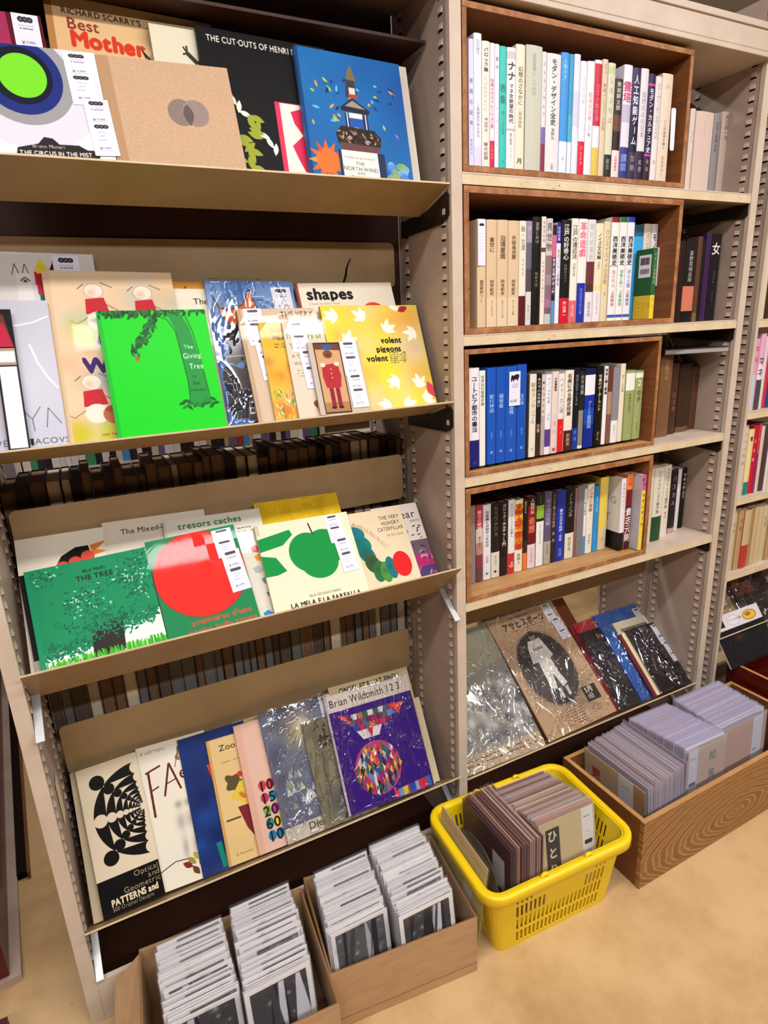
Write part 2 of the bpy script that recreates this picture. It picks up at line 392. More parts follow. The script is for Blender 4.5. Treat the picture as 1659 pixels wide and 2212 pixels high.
class Art:
    def __init__(s, w, h, bg='ffffff', S=1500):
        s.W = max(8, int(w * S)); s.H = max(8, int(h * S)); s.S = S; s.w = w; s.h = h
        s.a = np.empty((s.H, s.W, 3), np.float32); s.a[:] = hx(bg)
    def P(s, x, y): return x / 100 * s.W, y / 100 * s.H
    def _put(s, x0, y0, mask, c):
        h, w = mask.shape; X0, Y0 = max(0, x0), max(0, y0); X1, Y1 = min(s.W, x0 + w), min(s.H, y0 + h)
        if X1 <= X0 or Y1 <= Y0: return
        m = mask[Y0 - y0:Y1 - y0, X0 - x0:X1 - x0, None]; t = s.a[Y0:Y1, X0:X1]
        t[:] = t * (1 - m) + np.array(hx(c), np.float32) * m
    def rect(s, x0, y0, x1, y1, c):
        s.poly([(x0, y0), (x1, y0), (x1, y1), (x0, y1)], c)
    def poly(s, pts, c, al=1):
        q = np.array([s.P(*p) for p in pts]); x0, y0 = np.floor(q.min(0)).astype(int); x1, y1 = np.ceil(q.max(0)).astype(int)
        x0, y0 = max(0, x0), max(0, y0); x1, y1 = min(s.W, x1), min(s.H, y1)
        if x1 <= x0 or y1 <= y0: return
        acc = 0
        for ox in (.25, .75):
            for oy in (.25, .75):
                X, Y = np.meshgrid(np.arange(x0, x1) + ox, np.arange(y0, y1) + oy); ins = np.zeros(X.shape, bool)
                for (ax, ay), (bx, by) in zip(q, np.roll(q, -1, 0)):
                    if ay == by: continue
                    ins ^= ((ay > Y) != (by > Y)) & (X < (bx - ax) * (Y - ay) / (by - ay) + ax)
                acc = acc + ins
        s._put(x0, y0, (acc / 4 * al).astype(np.float32), c)
    def ell(s, cx, cy, rx, ry, c, rot=0, n=40, al=1):
        """rx, ry in percent of the width"""
        k = s.W / s.H; a = math.radians(rot); P = []
        for i in range(n):
            t = 2 * PI * i / n; x, y = rx * math.cos(t), ry * math.sin(t)
            P.append((cx + x * math.cos(a) - y * math.sin(a), cy + (x * math.sin(a) + y * math.cos(a)) * k))
        s.poly(P, c, al)
    def line(s, pts, c, wd=1, al=1):
        k = s.W / s.H
        for (ax, ay), (bx, by) in zip(pts[:-1], pts[1:]):
            dx, dy = bx - ax, (by - ay) / k; l = math.hypot(dx, dy) or 1; nx, ny = -dy / l * wd / 2, dx / l * wd / 2 * k
            s.poly([(ax + nx, ay + ny), (bx + nx, by + ny), (bx - nx, by - ny), (ax - nx, ay - ny)], c, al)
    def soft(s, cx, cy, r, c, al=.6, ry=None):
        x, y = s.P(cx, cy); rr = r / 100 * s.W; rv = (ry or r) / 100 * s.W
        x0, x1 = max(0, int(x - rr * 1.6)), min(s.W, int(x + rr * 1.6) + 1); y0, y1 = max(0, int(y - rv * 1.6)), min(s.H, int(y + rv * 1.6) + 1)
        if x1 <= x0 or y1 <= y0: return
        X, Y = np.meshgrid(np.arange(x0, x1), np.arange(y0, y1)); d = ((X - x) / rr) ** 2 + ((Y - y) / rv) ** 2
        s._put(x0, y0, (np.exp(-d * 1.4) * al).astype(np.float32), c)
    def leaf(s, cx, cy, l, wd, rot, c):
        a = math.radians(rot); k = s.W / s.H; P = []
        for i in range(17):
            t = i / 16; P.append((t - .5, math.sin(t * PI) * .5 * wd / l))
        P += [(x, -y) for x, y in P[::-1]]
        s.poly([(cx + l * (x * math.cos(a) - y * math.sin(a)), cy + k * l * (x * math.sin(a) + y * math.cos(a))) for x, y in P], c)
    def noise(s, amt=.02, cell=1, al=1):
        h, w = -(-s.H // cell), -(-s.W // cell); n = NR.normal(0, amt, (h, w, 1)).repeat(cell, 0).repeat(cell, 1)[:s.H, :s.W]; s.a += n.astype(np.float32)
    def ch(s, ch, x, y, size, c, st=1.0, bold=0, rot=0):
        """x,y = px of top left, size px em"""
        g, wd = glyph(ch)
        if bold: g = hershift(g, bold)
        w, h = max(2, int(size * st)), max(2, int(size))
        f = GS / h
        if f > 1.9:
            k = 2 if f < 3.8 else 4; g = g.reshape(GS // k, k, GS // k, k).mean((1, 3))
        n = g.shape[0]; yy = (np.arange(h) + .5) * n / h - .5; xx = (np.arange(w) + .5) * n / w - .5
        y0 = np.clip(yy.astype(int), 0, n - 1); x0 = np.clip(xx.astype(int), 0, n - 1); y1 = np.clip(y0 + 1, 0, n - 1); x1 = np.clip(x0 + 1, 0, n - 1)
        fy = (yy - y0).clip(0, 1)[:, None]; fx = (xx - x0).clip(0, 1)[None]
        m = (g[y0][:, x0] * (1 - fx) + g[y0][:, x1] * fx) * (1 - fy) + (g[y1][:, x0] * (1 - fx) + g[y1][:, x1] * fx) * fy
        if rot == 90: m = np.rot90(m, -1)
        s._put(int(x), int(y), np.clip(m * 1.15, 0, 1), c); return (wd + .07) * size * st if ord(ch) < 0x2000 and ch != ' ' else (size * st if ch != ' ' else size * .28 * st)
    def text(s, x, y, t, size, c, bold=0, st=1.0, anchor='l', gap=0):
        """size = percent of canvas height; y = top"""
        px = size / 100 * s.H
        if anchor != 'l':
            w = sum(((glyph(q)[1] + .07) if q != ' ' else .28) * px * st + gap for q in t); X = x / 100 * s.W - (w / 2 if anchor == 'c' else w)
        else: X = x / 100 * s.W
        for q in t: X += s.ch(q, X, y / 100 * s.H, px, c, st, bold) + gap
    def vtext(s, t, v0, v1, c, rel=.6, cx=50, bold=0):
        n = len(t); sp = (v1 - v0) / 100 * s.H / n; sz = min(sp * 1.02, s.W * rel * 1.15); sx = min(1.25, s.W * rel / sz)
        for i, q in enumerate(t):
            r = 90 if q in 'ー－' else 0
            s.ch(q, s.W * cx / 100 - sz * sx / 2, v0 / 100 * s.H + i * sp, sz, c, sx, bold, r)
    def scrib(s, x0, y, x1, c, hgt=1.2, n=1, step=3, al=.7):
        """a line of print too fine to read"""
        for r_ in range(n):
            x = x0
            while x < x1:
                w = R.uniform(1.2, 4); s.rect(x, y + r_ * step, min(x1, x + w), y + r_ * step + hgt * R.uniform(.7, 1), c) if R.random() < .85 else 0; x += w + .9
    def image(s, name):
        im = bpy.data.images.new(name, s.W, s.H); b = np.ones((s.H, s.W, 4), np.float32); b[..., :3] = np.clip(s.a[::-1], 0, 1)
        im.pixels.foreach_set(b.ravel()); im.update(); return im
    def mat(s, name, rough=.4, spec=.35, bump=0):
        m, nt, b = base(name); t = nd(nt, 'ShaderNodeTexImage'); t.image = s.image(name); t.extension = 'EXTEND'
        nt.links.new(t.outputs[0], b.inputs['Base Color']); b.inputs['Roughness'].default_value = rough; b.inputs['Specular IOR Level'].default_value = spec
        return m
def slip_art(kind=0):
    a = Art(.042, .14, 'eceaf6', 1700)
    def logo(y):
        for k in (-17, 0, 17):
            a.ell(50 + k, y, 12, 12, '1a1620')
        for k in (-17, 0, 17): a.ell(50 + k, y, 5, 5, '8a8894'); a.ell(50 + k, y, 2.4, 2.4, '1a1620')
    def pen(y, w=40, x=30):
        P = [(x + w * i / 14, y + R.uniform(-1.1, 1.1)) for i in range(15)]; a.line(P, '5a56a0', 1.6)
    logo(7)
    a.scrib(22, 14, 78, '8a8898', 1.2); a.scrib(26, 17.5, 74, '55525e', 1.8)
    if kind == 0:
        a.text(24, 33, '¥', 6, '2a2860'); a.text(38, 33, ['1,500-', '2,000-', '3,000-', '15,000-'][R.randrange(4)], 5, '4a4890', st=.8)
        a.line([(20, 39.5), (82, 39.5)], '6a68a8', 1.2)
        logo(48)
        for y in (58, 65, 72): pen(y, R.uniform(28, 44), R.uniform(24, 34))
        a.text(24, 84, '¥', 6, '2a2860'); a.text(38, 84, ['1,500-', '2,000-', '3,000-'][R.randrange(3)], 5, '4a4890', st=.8); a.line([(20, 91), (82, 91)], '6a68a8', 1.2)
    elif kind == 1:
        a.text(18, 30, '¥1,000', 7, '2a2a50', st=.8); logo(44)
        for y in (56, 64, 72): pen(y)
        a.text(18, 84, '¥1,000', 7, '2a2a50', st=.8)
    else:
        a.scrib(30, 50, 70, '8a8898', 1.6); logo(62); a.scrib(30, 74, 70, '6a6874', 1.6); a.scrib(34, 88, 66, 'a09eac', 1.2)
    return a.mat('price_slip_print', .6)
SLIPS = [slip_art(0), slip_art(0), slip_art(1), slip_art(2)]
WHITE = solid('eceaf4', .6)
SPINES = [
 ('topmost wooden box', 1.649, 0.13, [
  (0.0249, 0.0108, 0.2108, 0.012, 'pale lavender paperback', 'e8e6f8;0:dcdaf2', '表現の記号,30,72,777799,.7;無量塔光,78,92,8888a8,.5'),
  (0.0367, 0.0174, 0.2216, 0.012, 'tall lavender-white slim box', 'ebe9fa;85:dcd6f2', 'しじみて,4,16,777799,.6;二重螺旋計画の変化,52,78,7a7a9a,.4'),
  (0.0554, 0.0177, 0.2115, 0.012, 'cream paperback with brush-stroke title', 'efe6d6', 'バロック論,5,24,333333,1;TOBARACC,28,55,b9b2a6,.7;神田明彦,60,72,555555,.5;瞬の記録,80,95,333333,.5'),
  (0.0744, 0.0105, 0.2105, 0.012, 'slim white book with red paper band', 'f0e4ee;78:cf2040', '日本イラストレーション史,28,68,c8406a,.7;リクルト,82,94,f4e4e4,.5'),
  (0.0858, 0.0098, 0.2102, 0.012, 'narrow white paperback with faint title', 'efeaf6', '青木,10,22,8888b0,.7;美術の街,50,90,b8a8c8,.4'),
  (0.097, 0.0159, 0.2084, 0.012, 'turquoise paperback', '35c6b8', '表象,30,48,17786f,.8;森アリスの絵画,52,72,17786f,.45;＊,93,98,17786f,.4'),
  (0.1143, 0.0207, 0.2086, 0.012, 'white book with large black katakana', 'efe9ea;3:cfc6c8;9:efe9ea;66:bfb6b8;68:efe9ea', 'ナナ,11,27,1a1218,1;マネ女欲望の時代,29,62,352c38,.6;吉川智祐,70,80,554c58,.5;ワエールマン,82,94,887f86,.35'),
  (0.136, 0.0218, 0.2166, 0.012, 'cream book with brown vertical title', 'efe3cb', '幻想のさなかに,17,48,6a5a48,.6;二題画論集,50,66,8a7a60,.4;月,91,96,33302c,.8'),
  (0.1607, 0.0401, 0.2193, 0.012, 'thick grey-green hardback', 'c6c8b4', '阿部良雄,6,20,8a8c78,.45;ひとでなしの詩学,8,40,8d9aa0,.45'),
  (0.2018, 0.0107, 0.2122, 0.012, 'thin white book with colourful foot', 'e6dce0;62:7a6ab0;76:8a2a50', 'ストラコラムマ,8,56,9a8a90,.7'),
  (0.2139, 0.0354, 0.2118, 0.012, 'thick white book with bold black title', 'e2dcd8;0:e4e0e0', 'モダン・デザイン全史,4,60,22222c,.62;海野弘,62,72,44445a,.4;ロ回,93,98,33333a,.4'),
  (0.2506, 0.0211, 0.2175, 0.012, 'bright blue paperback in clear film', '3f97e0;73:e8ecfa', '人類のす,5,22,a8d4f4,.5;中,86,92,9999bb,.4'),
  (0.2731, 0.0108, 0.217, 0.012, 'teal-blue paperback with white foot', '3c9cc8;50:4ab0c0;73:e8ecfa', ''),
  (0.2854, 0.016, 0.2188, 0.012, 'plain white film-wrapped book', 'e4e2f6;30:d0d4ee;60:e8e4f6', ''),
  (0.3028, 0.0175, 0.2088, 0.012, 'white paperback with crimson lower band', 'efe8f0;70:d81838', 'イルラメ夢,12,38,c0b8c8,.5;フェルメ,74,92,f0c8cc,.5'),
  (0.3217, 0.019, 0.2109, 0.012, 'white paperback with orange title lines', 'f2ecf0', '絵画の日索,26,52,c08890,.55;とう編,54,66,8888a0,.4'),
  (0.3422, 0.0193, 0.2155, 0.012, 'white book with red upper panel and yellow band', 'f2e6ec;3:c8203c;56:f0e8ee;75:dcc058', 'ラファ絵の道,20,52,e8808c,.55'),
  (0.3634, 0.0146, 0.2193, 0.012, 'beige paperback with small blue roundel', 'dcc8ac', '構造と時,4,12,8a7a64,.5;野崎インスクール言語,20,60,7a6a54,.5'),
  (0.3795, 0.0206, 0.2148, 0.012, 'pale green paperback with black foot', 'd8d8b8;3:c0cc98;9:d8d4b8;80:282a22', 'しのぶれば,12,55,8a8a6a,.5;叡言,84,94,a8a898,.5'),
  (0.4017, 0.0214, 0.1888, 0.012, 'short dark-brown paperback with white band', '2a2018;36:6a4028;52:2e1012;72:ecdad6', '東城鉾太郎,3,32,c8c0b0,.6;玉城繪書房,78,94,c04050,.45'),
  (0.4255, 0.0245, 0.2171, 0.012, 'white book with red kanji and navy foot', 'e6e4f6;34:c0b8d0;50:e2dce8;72:303c80', '霊塔,14,33,c8385a,.9;講談,78,94,8898d8,.7'),
  (0.4516, 0.024, 0.2145, 0.012, 'dark navy book with white title', '33284e;40:1c1430;76:3a3046', '人工知能ゲーム,6,70,f0eefc,.62;加納,78,95,b0a8c0,.5'),
  (0.4767, 0.0229, 0.2161, 0.012, 'grey-white book with dark band', 'e0dade;74:2e2038', '自然ののの日本,20,62,8a8494,.55;松原,82,95,c8b8d0,.4'),
  (0.5012, 0.0203, 0.209, 0.012, 'dark purple book ringed by magenta lines', '22163a;9:d030b0;11:22163a;75:d030b0;77:30202e', 'モダン・カルチュア史,13,74,ece8fa,.62;高階,80,95,b8a8a8,.4'),
  (0.5231, 0.0181, 0.2063, 0.012, 'white book with slender grey title', 'e6dcd8', '記号と神を人間と意識の見世物,6,60,9a9aa8,.5;星,80,92,88808a,.4'),
  (0.5428, 0.0335, 0.2146, 0.012, 'thick cream book with brush title', 'e2cebb', '哲,10,14,a89888,.4;ゾンの身体を解く,42,70,6a5444,.55;エスクリー,76,96,5a4434,.4'),
 ]),
 ('second wooden box from the top', 1.343, 0.13, [
  (0.0444, 0.0215, 0.2104, 0.014, 'beige book with a white slip hung on top', 'dcc09a;40:dcc09a', '四世紀史,55,68,5a4430,.6;ガロンリー,56,76,6a5440,.5'),
  (0.068, 0.026, 0.2103, 0.014, 'beige book with a teardrop emblem', 'dcbf98;72:e2cba8', '蒼空に,16,30,5a4430,.6;四世紀史,55,70,5a4430,.6;若コンヒ渾身の力作,75,90,6a5440,.4'),
  (0.0953, 0.0272, 0.2106, 0.014, 'beige book with small pictured emblem', 'dcbf98;72:e2cba8', '沿境星南,14,36,5a4430,.6;四世紀史,55,70,5a4430,.6;俊年らのらんの編,75,92,6a5440,.4'),
  (0.1238, 0.0277, 0.21, 0.014, 'beige book with a key-like emblem', 'dcbf98;72:e2cba8', '外街角突窟,14,36,5a4430,.6;四世紀史,55,70,5a4430,.6;坊っちゃん絶賛,75,90,6a5440,.4'),
  (0.1529, 0.0179, 0.2103, 0.014, 'off-white book with maroon band', 'e9e2d0;71:5a1420', '殺・辻潔,5,28,8a8070,.6;木村俊造,35,52,a09888,.35'),
  (0.1722, 0.0145, 0.2106, 0.014, 'narrow photo-spined grey book', '9a92a4;20:6a6470;45:544a50;67:d8d4d0', '美し,5,20,c8c0d0,.5;著者の山,80,95,8a8a90,.4'),
  (0.1881, 0.0232, 0.2192, 0.014, 'black hardback with silver title', '16100e', '夏豊とあほ,5,24,c0b8a0,.55;無慈大成,50,64,a08c70,.5'),
  (0.2127, 0.0116, 0.2203, 0.014, 'thin white book with tiny portrait', 'e8dccc;28:604434;32:ece0d0', '永遠学卒者,4,24,6a6a90,.5;山中島に乱と棟とりむ,40,80,8a8070,.5'),
  (0.2258, 0.0171, 0.2171, 0.014, 'white book of pink montage', 'cfc6c0;34:8a7470;52:a08890;62:88687a;76:a8708c;84:6e6068;90:c8c4bc', '見世物,4,32,6a5a56,.8'),
  (0.2443, 0.0098, 0.2051, 0.014, 'thin pink-topped black book', 'd8587e;0:201820;10:e0608a;32:1e1a22;76:4898c8', '世界近現代史入門,33,70,e8e4e8,.75'),
  (0.2555, 0.0115, 0.2101, 0.014, 'thin white book with blue cap', 'eee8f0;0:2c2890;20:eee8f0', '世紀目業,4,18,c8c8f0,.6;在日コリアンの歴史,26,62,7a7088,.6'),
  (0.2685, 0.0269, 0.2158, 0.014, 'black book with white title and red band', '14120f;75:cf1828', '江戸の好奇心,4,38,f4f4f0,.85;内田のスパイ,42,60,b0b0a8,.35;内山淳一,78,94,f8e8e8,.6'),
  (0.2969, 0.0201, 0.2192, 0.014, 'cream book with pink lower band', 'efe6d8;78:d86a72', '江戸の遠近法,6,38,5a4a3a,.7;河野元秀,42,55,7a6a5a,.4;吉之助,82,94,f0c0c0,.5'),
  (0.3184, 0.0247, 0.2191, 0.014, 'white book with pink dotted title and blue band', 'f0e9e2;61:2430a0', '革命遊戯,3,36,ea6080,.75;見出目の遊び者,66,92,9098e0,.4'),
  (0.3446, 0.0233, 0.2183, 0.014, 'white book with red-brown photo', 'dcdadc;40:6a3438;62:4a2c30;70:e4dce0', '現代の美術,4,40,b0a8a8,.5;若草名典,80,95,7a7480,.4'),
  (0.3694, 0.0228, 0.2111, 0.014, 'cream book with blue-edged foot', 'ece0c2;20:ece0c2;62:ecd890;68:e8e2e4', 'ノイズ文化論,9,36,332a20,.6;宗森泉,38,46,7a6a50,.4;ひとはどこまでよ,70,92,8a7a80,.4'),
  (0.3937, 0.019, 0.2157, 0.014, 'plain beige paperback', 'e2d0a8', 'クリエイエイメの芸能,8,62,a89468,.6;者,70,76,a89468,.4'),
  (0.4165, 0.0248, 0.2258, 0.014, 'white volume with red title blocks', 'ece8e4;0:8a1c28;5:ece8e4;46:9a2030;46.5:ece8e4;94:3c60a8;97:ece8e4', '西洋美術史,18,46,151214,.8;なぐりべ,50,68,b03040,.5;上高階祝,70,86,9a2030,.5'),
  (0.4428, 0.0228, 0.2265, 0.014, 'white volume with green title blocks', 'ece8e4;0:186c38;5:ece8e4;94:3c60a8;97:ece8e4', '西洋美術史,18,46,151214,.8;田絵と街へ,50,68,187848,.5;上高階祝,70,86,187040,.5'),
  (0.4672, 0.0217, 0.2274, 0.014, 'white volume with navy title blocks', 'e8e4ea;0:2834a0;5:e8e4ea;94:3c60a8;97:ece8e4', '西洋美術史,18,46,151214,.8;洋と人間,50,68,2838a0,.5;上高階祝,70,86,202a70,.5'),
 ]),
 ('third wooden box from the top', 1.042, 0.13, [
  (0.0139, 0.0063, 0.2164, 0.012, 'thin red-orange book', 'c4604c', 'ラブミー,3,20,7a2018,.6'),
  (0.0217, 0.0257, 0.2179, 0.012, 'white book with navy foot', 'ece8ec;72:22206c', 'ユートピア都市の書法,8,64,2a2a34,.8;白,94,97,7068c8,.4'),
  (0.0495, 0.0151, 0.2108, 0.013, 'thin white paperback', 'ecebe2', '世界近代建築史論,5,36,4a5048,.55'),
  (0.0705, 0.0233, 0.2154, 0.014, 'bright blue hardback with white crest', '1f56b8', '歌行神話,27,46,b8d4f8,.55;古代ア,66,74,88b0e8,.35;ロ,86,89,e8f0ff,.6'),
  (0.0963, 0.0249, 0.2151, 0.015, 'bright blue hardback second of its set', '1d54b6', '福音書,27,42,b8d4f8,.55;古代ア,66,74,88b0e8,.35;ロ,86,89,e8f0ff,.6'),
  (0.1233, 0.0304, 0.2148, 0.016, 'bright blue hardback bearing a price slip', '1f56b8', '書簡,40,50,b8d4f8,.55;古代ア,66,74,88b0e8,.35;ロ,87,90,e8f0ff,.6'),
  (0.1564, 0.0255, 0.2167, 0.017, 'bright blue hardback rightmost of its set', '1c52b4', '言行録,30,42,b8d4f8,.55;古代ア,66,74,88b0e8,.35;ロ,86,89,e8f0ff,.6'),
  (0.1845, 0.0066, 0.1933, 0.018, 'thin dark-grey booklet', '2a2420', ''),
  (0.1928, 0.0191, 0.1929, 0.018, 'cream paperback with brown lettering', 'e9e0cc', '制作アンサンブル,10,60,9a8a70,.6;ボ,88,94,8a7a60,.4'),
  (0.2139, 0.0137, 0.1926, 0.019, 'thin black-spined book', '201612;60:3a281c', 'キリマハルの旅に,5,40,e0d8d0,.7;出雲,60,72,c0a888,.6'),
  (0.2295, 0.0099, 0.189, 0.019, 'narrow white-on-dark striped book', 'd8c8c0;50:b8a8a0', '橋のコクスの,8,50,5a3a3a,.6'),
  (0.2407, 0.0175, 0.1888, 0.019, 'white paperback with purple photo foot', 'eceaf0;68:5c3c88;90:e8e4ea', 'サン・ルネの森,4,36,6a6a90,.45;日本,48,58,8a8a9a,.4'),
  (0.2611, 0.019, 0.1938, 0.02, 'pale pink-cream paperback', 'e4d4c8;50:e6ccc4', '大音響劇場,7,24,5a3a3a,.6;古川,60,80,c07878,.5;金,93,98,8a1a1a,.6'),
  (0.2822, 0.0175, 0.1874, 0.021, 'white paperback with scarlet band', 'ece4dc;57:dc1c22', 'ヘイト・エン通,5,50,9a8e84,.7;メモ,64,80,f08080,.5'),
  (0.3017, 0.0259, 0.1934, 0.021, 'cream book with dark-brown foot', 'ece2d4;74:4a241c', '名画にみる歴史授業,4,56,3a2a1c,.75;若桑美,78,94,d8b8a0,.45'),
  (0.3305, 0.0166, 0.197, 0.022, 'black paperback with blue band', '14161c;73:1c3c9c', '怪のエロティシズム,8,45,b8c0cc,.5;新進,76,92,7890e0,.5'),
  (0.3496, 0.0153, 0.1889, 0.023, 'charcoal book with white lower half', '26221e;50:8a8680;96:e8e4dc', 'の不思議,5,30,a0a0a0,.6'),
  (0.3674, 0.0322, 0.193, 0.023, 'royal blue book with white slip at head', '101c50;8:eeeef4;33:14309c;50:1a48b4;70:10288c', 'アート展図録,40,76,c0d4f0,.4'),
  (0.4037, 0.0246, 0.1955, 0.024, 'black book with gold-white title', '12100e', '写真のボーダーランド,10,56,f0d890,.6;港千尋,82,94,c8a870,.5'),
  (0.4311, 0.0126, 0.1944, 0.025, 'thin white spine', 'f0ece8', '東東と鶴と歌集,3,36,2a2422,.7'),
  (0.4457, 0.0147, 0.187, 0.025, 'thin brown photo-spined book', '6a3828;30:b0886a;60:7a5844', ''),
  (0.463, 0.0229, 0.1898, 0.026, 'grey book with white lower band', '8c8890;70:ece8e4', '名言と,76,90,a8a0a0,.4'),
  (0.4882, 0.0166, 0.1964, 0.027, 'tall cream paperback', 'e8dcc0', '空くーんの国,14,36,9a8a70,.6'),
  (0.5086, 0.0318, 0.1785, 0.027, 'thick olive-green volume with white label', '9aa468;4:eceee0;28:9aa468', 'よみがえのり,32,60,2a3418,.55;の,92,95,f4f4e0,.5'),
  (0.5435, 0.0271, 0.1753, 0.028, 'thick olive-green volume marked with a number', '9ca66a;3:ecece0;10:9ca66a', '２,13,23,f2f4e0,.8;中伊,28,46,3a4420,.5;美術出版,76,88,5a6438,.4'),
 ]),
 ('lowest wooden box', 0.733, 0.13, [
  (0.0537, 0.0186, 0.1995, 0.064, 'plain grey hardback', '8a8286', ''),
  (0.0742, 0.0197, 0.1981, 0.064, 'red-topped book with figure painting', 'b83040;30:dcc8b8;48:b88c80;64:8a3c40;80:6a4448', '魔法の眼鏡,6,32,f0c8c0,.6;種村季弘,40,56,7a4a40,.4'),
  (0.0954, 0.023, 0.1961, 0.064, 'white paperback with black title', 'e8e4e8', '日本画とは何だったのか,8,56,3a3a40,.6;古田亮,68,78,6a6a70,.4;◎,90,94,333333,.6'),
  (0.1199, 0.0252, 0.1957, 0.064, 'black book with cream band', '1a1814;65:ddd5c6', 'カラヴァジョ,4,44,8c8470,.5;宮下規久,70,84,8a8068,.35;●,90,94,222222,.6'),
  (0.1466, 0.0242, 0.1949, 0.064, 'black book with dark-red joint', '1c0e10;75:2a1618', 'ゴシック・カルチャー入門,3,60,e8e0e0,.62'),
  (0.1723, 0.0195, 0.1959, 0.064, 'white paperback with red band', 'eae6e4;72:ce2a30', 'アウシュヴィッツと知識人,5,50,4a4a54,.55;⚓,84,92,f0d8d8,.7'),
  (0.1932, 0.0243, 0.1923, 0.064, 'cream book with yellow and red kanji tiles', 'ece4cc;5:f0c838;13:d85828;20:f0c838;28:d8602c;36:f0c838;44:d85828;52:f0c838;60:d8682c;68:ece4cc', '東京考現学図鑑,5,70,c0281c,.85;泉麻人,74,90,5a4a3a,.45'),
  (0.2191, 0.0134, 0.1899, 0.064, 'slim black book with orange foot', '181214;58:3a2420;76:ee7a28', '街のかたち,3,20,d8d0c8,.7'),
  (0.234, 0.0258, 0.1938, 0.064, 'crimson and black book with pale band', '8a1820;0:2a1010;12:8a1820;50:6c1418;66:e6d0d2', '人物列伝,3,24,f4ece8,.75;奇想,28,50,d88860,.7;ひとまとめ,72,92,9a6a7a,.4'),
  (0.2619, 0.0243, 0.1979, 0.064, 'black and green book with white lower half', '1a1c18;16:8cb83c;34:1e2818;38:ececea', 'コウモリの,3,14,a0b090,.5;コミュカルスペック,42,70,5a5a60,.55'),
  (0.2882, 0.0232, 0.1977, 0.064, 'muted purple book with grey foot', '5e5470;68:b0a49a', 'サイスの空論,10,46,aaa0b8,.6;佐藤彰,72,86,7a7068,.4'),
  (0.313, 0.0141, 0.1945, 0.064, 'thin dark brown book', '30241e', 'アルマ陰と光の絵師,4,50,a89078,.6;彼岸,56,76,a89078,.6'),
  (0.3287, 0.0302, 0.1944, 0.064, 'royal blue book with white lettering', '22309c', '幕末の浮世絵師・芳年,26,72,c8d4f4,.6;筑摩,82,94,8c9ce0,.4'),
  (0.3604, 0.0297, 0.1992, 0.064, 'black book with cream foot', '141214;64:e6dcc4', 'ノトラノコネ,8,42,a8a4a0,.6;飯沢耕太郎,70,90,7a8a50,.6'),
  (0.3917, 0.0076, 0.1917, 0.064, 'thin patterned pink-grey book', 'a06a70;40:8a6468', ''),
  (0.4009, 0.022, 0.1968, 0.064, 'mid-grey hardback', '807a7c', ''),
  (0.4245, 0.0087, 0.1848, 0.064, 'thin white book with blue foot', 'eae6e8;72:4890c0', '奇大の新生,20,40,4a5a80,.7'),
  (0.4349, 0.0229, 0.1954, 0.064, 'cream paperback', 'ece4cc', 'ノンナの東郷,4,40,8a6a5a,.65;ドッソン,42,52,9a8a70,.4;田中美子,72,88,8a7a64,.4'),
  (0.46, 0.0184, 0.1865, 0.064, 'bright sky-blue book', '2e8ccc;70:3494d4', 'エフェメラ,15,40,b8e0f4,.5'),
  (0.4806, 0.0289, 0.2082, 0.064, 'pale yellow hardback', 'ecd458;8:e8cc5c;70:d8c8a0', 'の,82,90,b09a60,.5'),
 ]),
 ('top shelf beside the box', 1.635, 0.12, [
  (0.6654, 0.017, 0.1771, 0.03, 'slim beige pamphlet', 'dccabc;78:dccabc', 'マイケル,25,40,8a7a74,.4'),
  (0.6976, 0.0632, 0.1786, 0.04, 'thick pinkish-beige hardback', 'd6beb0', 'オーブリーの人生,10,30,a08c80,.25'),
  (0.8102, 0.0252, 0.1942, 0.076, 'grey-spined book in clear film', '8c8888', '文化と芸術の史,10,45,5a5454,.6'),
  (0.8584, 0.0366, 0.2057, 0.09, 'beige hardback at shelf end', 'ccb8aa', '高文鋼一月,3,32,6a5a54,.4'),
 ]),
 ('second shelf beside the box', 1.33, 0.12, [
  (0.6694, 0.0199, 0.1943, 0.03, 'dark maroon hardback', '2c1410', ''),
  (0.6987, 0.0421, 0.1964, 0.036, 'black book with salmon band', '1c1716;55:d0785c;86:161012', '夏野家相出版,12,50,c8bcb0,.35'),
  (0.7566, 0.0172, 0.2089, 0.047, 'thin brown-gold edged book', '5c3c26;90:7a5a30', ''),
  (0.7813, 0.0118, 0.2031, 0.052, 'thin black book with gilt foot', '1a1210', ''),
  (0.7988, 0.0195, 0.2193, 0.055, 'dark violet hardback', '3c1c48', ''),
  (0.8266, 0.0374, 0.2192, 0.06, 'black book with white kanji', '181018', '女,10,24,e8e0d0,.8;ミシュレ,42,56,a090a0,.4;アリミ,66,78,6a5a6a,.4'),
 ]),
 ('third shelf beside the box', 1.0235, 0.12, [
  (0.6835, 0.0469, 0.222, 0.07, 'thick old brown cloth book', '7a5636', '全集日本,6,30,9a7a50,.6'),
  (0.7476, 0.0255, 0.1977, 0.082, 'worn dark-brown volume', '4c2e20', '抄古典,40,70,7a5a44,.5'),
  (0.7841, 0.052, 0.1935, 0.088, 'very dark brown volume', '2c1a12;4:3a281a;92:6a5034', ''),
  (0.8541, 0.0386, 0.1815, 0.1, 'mottled brown volume', '5c3c24', '時代,10,30,3a2414,.6'),
 ]),
 ('fourth shelf beside the box', 0.7174, 0.12, [
  (0.6657, 0.0112, 0.2224, 0.056, 'slim cream book', 'dcd0b8', ''),
  (0.6834, 0.0392, 0.2202, 0.06, 'ivory book with dark-green foot', 'e4dac8;66:1e4a2c', 'アウグスティヌス著作集,5,62,5a4a3c,.5'),
  (0.7399, 0.0279, 0.2173, 0.073, 'ivory book standing tallest of the pair', 'e4d8c4', 'アウグスティヌス著作集,4,60,5a4a3c,.45;告白,64,74,8a5a3c,.4'),
